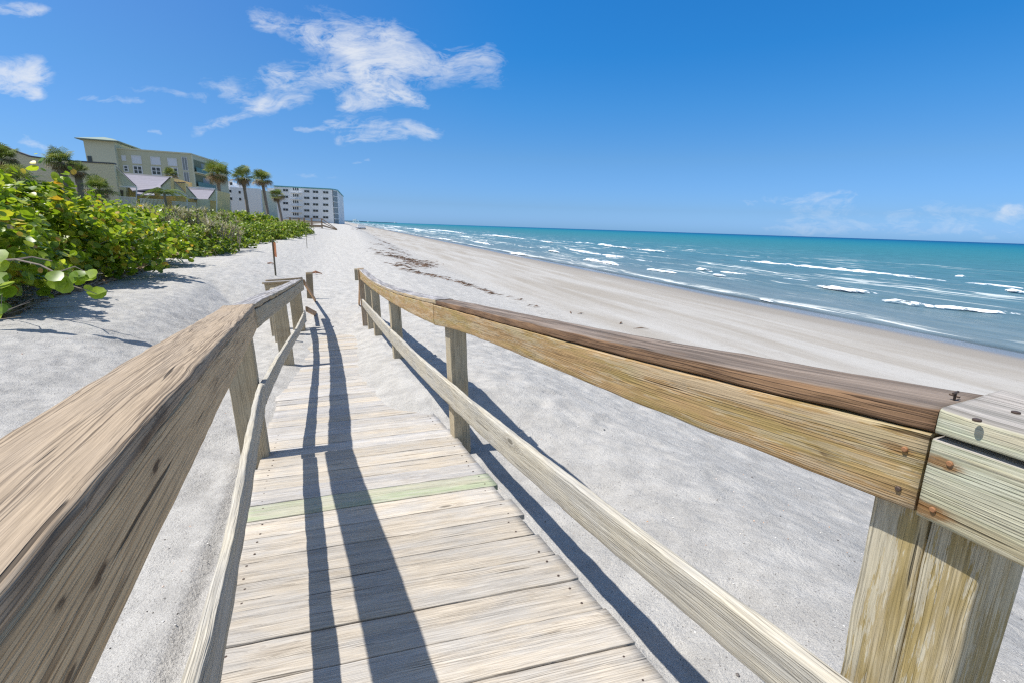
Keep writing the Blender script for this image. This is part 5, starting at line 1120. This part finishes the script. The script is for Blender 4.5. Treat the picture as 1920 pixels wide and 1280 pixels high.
for k in range(6):
    z0 = -1.4 + k * 2.5; b_ = MB(); b_.hexa([cpt(.06, .01, z0), cpt(.94, .01, z0), cpt(.94, .12, z0), cpt(.06, .12, z0), cpt(.06, .01, z0 + 2.15), cpt(.94, .01, z0 + 2.15), cpt(.94, .12, z0 + 2.15), cpt(.06, .12, z0 + 2.15)]); b_.build('screened_balcony', M_screen, wb)
    b_ = MB(); b_.hexa([cpt(.0, .01, z0 + 2.16), cpt(1, .01, z0 + 2.16), cpt(1, .35, z0 + 2.16), cpt(0, .35, z0 + 2.16), cpt(.0, .01, z0 + 2.4), cpt(1, .01, z0 + 2.4), cpt(1, .35, z0 + 2.4), cpt(0, .35, z0 + 2.4)]); b_.build('balcony_slab', M_cond, wb)

# ------------------------------------------------------------------ things on the sand
M_stake = plaster('grey_stake', (.14, .125, .09), .1); M_drift = plaster('driftwood_wood', (.30, .15, .09), .2, scale=20)
def sign():
    p = GP(517, 517)[:2]; z0 = float(ground_z(np.array(p[0]), np.array(p[1]), False)); D = math.hypot(*p); top = PD(517, 450, D)[2]
    r = empty('sign_post', (p[0], p[1], z0), 'orange warning sign on a thin dark post behind the end of the left rail', 'sign')
    b = MB(); b.tube([(p[0], p[1], z0 - .3), (p[0], p[1], top)], .032, 8); b.build('post', M_stake, r)
    m, t, bb = material('faded_orange_sign'); t.put(bb.inputs['Base Color'], t.mix(t.noise(t.node('ShaderNodeNewGeometry').outputs['Position'], 9.0, 4.0), (.46, .15, .055), (.55, .26, .14))); bb.inputs['Roughness'].default_value = .6
    a = R(-50); dx, dy = math.cos(a), math.sin(a); n = np.array([-dy, dx, 0]); c = np.array([p[0], p[1], 0]) + n * .05; z1 = PD(517, 482, D)[2]; z2 = PD(517, 455, D)[2]; w = .19
    b = MB(); b.hexa([c + np.array([dx, dy, 0]) * sx + n * o + np.array([0, 0, zz]) for zz in (z1, z2) for sx, o in ((-w, 0), (w, 0), (w, .012), (-w, .012))]); b.build('sign_panel', m, r)
sign()
def stake(x, yt, yb, zg, rad, label):
    p = XY(x, yb, zg); z0 = float(ground_z(np.array(p[0]), np.array(p[1]), False)); D = math.hypot(*p); top = PD(x, yt, D)[2]
    b = MB(); b.tube([(p[0], p[1], z0 - .3), (p[0] + .01, p[1], (z0 + top) / 2), (p[0], p[1], top)], rad, 6); tag(b.build('marker_stake', M_stake), label, 'stake', 'thin marker stakes in the dune sand')
stake(576, 432, 470, -2.2, .018, 'nearer and taller thin dark stake standing alone in the open sand'); stake(589, 419, 448, -1.75, .014, 'farther thin pale stake in the sand just below the distant walkway')
pz = float(ground_z(*[np.array(q) for q in XY(666, 524, -2.35)], False)); px_, py_ = XY(666, 526, pz)
D_ = math.hypot(px_, py_); q0 = np.array([px_, py_, pz - .2]); q1 = PD(664, 504, D_)
o = straight('post_stub', M_post, q0, q1, hW * 0 + tv, .17, sv, .06, None, n=8, tone=.8); tag(o, 'short grey board end sticking out of the sand beyond the right rail', 'post')
for (x, y, z_, lb_, cat_, sz_) in ((592, 513, -2.35, 'reddish brown scrap of driftwood lying on the sand right of the left rail end', 'driftwood', 1.0), (509, 510, -2.35, 'small dark lump of wood lying on the sand beside the sign post', 'driftwood', .5)):
    x0, y0 = XY(x, y, z_); z0 = float(ground_z(np.array(x0), np.array(y0), False)); b = MB(); b.tube([(x0 - .22 * sz_, y0 - .1, z0 + .03), (x0, y0, z0 + .11 * sz_), (x0 + .25 * sz_, y0 + .1, z0 + .02)], [.03, .06 * sz_, .02], 6); b.tube([(x0, y0, z0 + .06), (x0 + .1, y0 - .2 * sz_, z0 + .05)], [.03, .015], 5)
    tag(b.build('driftwood', M_drift), lb_, cat_)
x0, y0 = XY(405, 493, -1.95); z0 = float(ground_z(np.array(x0), np.array(y0), False)); b = MB()
b.tube([(x0 - .25, y0, z0 + .01), (x0, y0, z0 + .04), (x0 + .05, y0, z0 + .2), (x0 - .02, y0, z0 + .42)], [.008, .012, .009, .004], 5); b.tube([(x0 + .05, y0, z0 + .12), (x0 + .14, y0, z0 + .18)], [.007, .003], 5); tag(b.build('twig', M_bark), 'small bare forked twig standing in the open sand left of the walkway', 'twig')

# seaweed wrack line
def wrack():
    st = np.random.default_rng(9); V = []; T = []
    segs = [((712, 454), (728, 458), 60, 1.6), ((712, 462), (752, 468), 60, 1.6), ((720, 476), (800, 500), 170, 2.6), ((725, 480), (780, 492), 120, 2.2), ((730, 498), (762, 502), 70, .8), ((765, 500), (805, 496), 130, 1.1), ((770, 492), (815, 494), 100, 1.3), ((735, 470), (760, 478), 60, 1.6),
            ((765, 508), (800, 518), 40, .5), ((800, 517), (850, 528), 50, .5), ((845, 525), (905, 545), 120, .7), ((905, 546), (925, 552), 30, .5), ((950, 556), (975, 561), 45, .5), ((985, 571), (1010, 577), 45, .5), ((1060, 583), (1090, 590), 25, .5), ((1150, 602), (1200, 612), 22, .7), ((690, 440), (720, 444), 60, 2.2), ((662, 432), (700, 437), 50, 2.6)]
    for (a, c, n, wd) in segs:
        for i in range(int(n * (.6 if a[0] < 820 else (.3 if a[0] < 930 else .12)))):
            f = st.random(); x = a[0] + (c[0] - a[0]) * f; y = a[1] + (c[1] - a[1]) * f; z_ = -3.3
            for _ in range(3): px0, py0 = XY(x, y, z_); z_ = float(ground_z(np.array(px0), np.array(py0), False))
            P = np.array([px0, py0, z_]) + tv * st.normal(0, wd * .35) + sv * st.normal(0, wd * .8); P[2] = float(ground_z(np.array(P[0]), np.array(P[1]), False)) + .015
            L = st.uniform(.12, .42); an = st.normal(.2, .5); d = tv * math.cos(an) + sv * math.sin(an); s2 = np.cross(d, [0, 0, 1]); w = st.uniform(.012, .045); k = len(V)
            V += [P - d * L, P - s2 * w + [0, 0, .03], P + d * L, P + s2 * w + [0, 0, .03], P + np.array([0, 0, st.uniform(.03, .08)])]; T += [(k, k + 1, k + 4), (k + 1, k + 2, k + 4), (k + 2, k + 3, k + 4), (k + 3, k, k + 4)]
    me = fast_mesh('seaweed_wrack', np.array(V), np.array(T), smooth=False); m, t, bb = material('dried_seaweed'); t.put(bb.inputs['Base Color'], t.mix(t.noise(t.node('ShaderNodeNewGeometry').outputs['Position'], .8, 3.0), (.075, .05, .03), (.17, .09, .05))); bb.inputs['Roughness'].default_value = .9
    tag(link('seaweed_wrack', me, m), 'dark dried seaweed washed up in broken lines along the beach', 'seaweed', kind='stuff')
wrack()

# second beach stair in the distance
M_farwood = plaster('brown_walk_wood', (.30, .215, .145), .15)
def far_walk():
    S0 = 85.0; r = empty('distant_boardwalk', ST(S0, -8, -.6), 'distant brown wooden beach walkway with railing stepping down to the sand', 'boardwalk')
    T = lambda x, y: TZ(x, y, S0)
    tL = T(536, 410)[0]; tR, zr = T(603, 410); zd = zr - 1.12; tE, zE = T(632, 431)
    b = MB(); bx(b, S0, S0 + 1.5, tL, tR, zd - .15, zd); b.build('deck', M_farwood, r)
    for so in (0, 1.45):
        b = MB(); bx(b, S0 + so - .06, S0 + so - .003, tL, tR, zd - .32, zd + .03); bx(b, S0 + so - .06, S0 + so - .003, tL, tR, zd + .50, zd + .62); bx(b, S0 + so - .09, S0 + so + .05, tL, tR + .1, zr - .06, zr); b.build('railing', M_farwood, r)
        for x in (543, 559.5, 569.5, 583.5, 602.5):
            tt = T(x, 412)[0]; b = MB(); bx(b, S0 + so - .0, S0 + so + .13, tt - .08, tt + .08, zd - 1.0, zr - .065); b.build('post', M_farwood, r)
        for dz, hh_ in ((0, .12), (-.55, .12), (-1.0, .26)):
            b = MB(); b.prism([ST(S0 + so - .07, tR, zr + dz), ST(S0 + so - .07, tE, zE + .12 + dz * .12), ST(S0 + so - .07, tE, zE + .0 + dz * .12), ST(S0 + so - .07, tR, zr + dz - hh_)], .06 * sv); b.build('stair_rail', M_farwood, r)
    b = MB()
    for i in range(9): f = (i + .5) / 9; tt = tR + (tE - tR) * f; zz = zd + (zE - zd) * f; bx(b, S0, S0 + 1.4, tt - .16, tt + .16, zz - .05, zz)
    b.build('steps', M_farwood, r)
far_walk()

# low white shelter on the sand beyond the last block
def far_shelter():
    z0 = -2.0; x0, y0 = XY(670, 428.6, -3.0); P = np.array([x0, y0, 0]); s0, t0 = P @ sv, P @ tv; D = math.hypot(x0, y0); m_px = D / F_PX
    r = empty('beach_barge', ST(s0, t0, -3), 'low white flat structure lying on the far beach right of the white block', 'beach structure')
    b = MB(); bx(b, s0, s0 + 8, t0 - 13 * m_px, t0 + 14 * m_px, -3.2, -3 + 2.0 * m_px); b.build('base', M_cond, r)
    b = MB(); bx(b, s0 - .4, s0 - .003, t0 - 16 * m_px, t0 + 14.4 * m_px, -3.1, -3 + .9 * m_px); b.build('dark_skirt', M_trim, r)
    b = MB(); bx(b, s0 + .5, s0 + 7, t0 + 1 * m_px, t0 + 13.6 * m_px, -3 + 2.003 * m_px, -3 + 5.5 * m_px); b.build('canopy', M_white, r)
far_shelter()

# people in the shallows, far away
def person(x, y, label, hgt=1.72):
    px0, py0 = XY(x, y, -4.95); st = (px0, py0); V = []
    me = bpy.data.meshes.new('person'); J = {'hip': (0, 0, .95), 'waist': (0, 0, 1.10), 'chest': (0, 0, 1.35), 'neck': (0, 0, 1.50), 'head': (0, .01, 1.60), 'top': (0, .01, 1.70), 'lk': (-.10, .04, .50), 'lf': (-.12, -.02, .06), 'lt': (-.12, .10, .03), 'rk': (.10, -.03, .50), 'rf': (.13, -.12, .06), 'rt': (.13, .02, .03),
         'ls': (-.19, 0, 1.42), 'le': (-.26, -.02, 1.14), 'lh': (-.25, .08, .90), 'rs': (.19, 0, 1.42), 're': (.27, -.02, 1.15), 'rh': (.26, .09, .92)}
    rad = {'hip': .15, 'waist': .13, 'chest': .16, 'neck': .06, 'head': .10, 'top': .07, 'lk': .065, 'lf': .045, 'lt': .035, 'rk': .065, 'rf': .045, 'rt': .035, 'ls': .06, 'le': .045, 'lh': .035, 'rs': .06, 're': .045, 'rh': .035}
    E_ = [('hip', 'waist'), ('waist', 'chest'), ('chest', 'neck'), ('neck', 'head'), ('head', 'top'), ('hip', 'lk'), ('lk', 'lf'), ('lf', 'lt'), ('hip', 'rk'), ('rk', 'rf'), ('rf', 'rt'), ('chest', 'ls'), ('ls', 'le'), ('le', 'lh'), ('chest', 'rs'), ('rs', 're'), ('re', 'rh')]
    ks = list(J); me.from_pydata([J[k] for k in ks], [(ks.index(a), ks.index(c)) for a, c in E_], []); me.update()
    o = bpy.data.objects.new('person', me); COL.objects.link(o); o.location = (px0, py0, -5.02)
    md = o.modifiers.new('skin', 'SKIN'); 
    for i, k in enumerate(ks): me.skin_vertices[0].data[i].radius = (rad[k], rad[k]); me.skin_vertices[0].data[i].use_root = (k == 'hip')
    o.modifiers.new('sub', 'SUBSURF').render_levels = 1
    m, t, bb = material('dark_clothes'); bb.inputs['Base Color'].default_value = (.05, .05, .07, 1); me.materials.append(m); tag(o, label, 'person')
try:
    person(718.5, 430.5, 'tiny person in dark clothes standing at the edge of the far surf'); person(702.5, 425.5, 'tiniest and farthest dark figure standing in the far shallows')
except Exception as ex: print('person', ex)

# far coast with a few towers on the horizon
def far_coast():
    b = MB(); st = np.random.default_rng(2); n = 90
    V = []; 
    for i in range(n):
        f = i / (n - 1); az = R(-20.4 + 6.2 * f); D = 9000 + 1500 * f; h = (9 + 5 * st.random()) * (1 - .75 * f)
        V.append((D * math.sin(az), D * math.cos(az), h))
    for (x0, y0, h0), (x1, y1, h1) in zip(V[:-1], V[1:]):
        k = 1.05; b.hexa([(x0, y0, -6), (x1, y1, -6), (x1 * k, y1 * k, -6), (x0 * k, y0 * k, -6), (x0, y0, h0), (x1, y1, h1), (x1 * k, y1 * k, h1), (x0 * k, y0 * k, h0)])
    m, t, bb = material('far_coast_trees'); bb.inputs['Base Color'].default_value = (.13, .20, .22, 1); bb.inputs['Roughness'].default_value = 1
    tag(b.build('far_coast', m), kind='structure')
    for i, (x, h) in enumerate(((663, 32), (667, 40), (672, 24), (690, 18), (740, 16))):
        d = ray(x, 416); d = d / math.hypot(d[0], d[1]) * 8900; bb_ = MB(); bb_.hexa([(d[0] + a, d[1] + c, zz) for zz in (-5, h) for a, c in ((-14, -12), (14, -12), (14, 12), (-14, 12))]); bb_.hexa([(d[0] + a, d[1] + c, zz) for zz in (h + .01, h + 3) for a, c in ((-5, -5), (5, -5), (5, 5), (-5, 5))])
        tag(bb_.build('distant_tower', M_cond), '%s from the left of the tiny towers on the horizon above the far beach' % ORD[i], 'building', 'towers on the far coast')
far_coast()
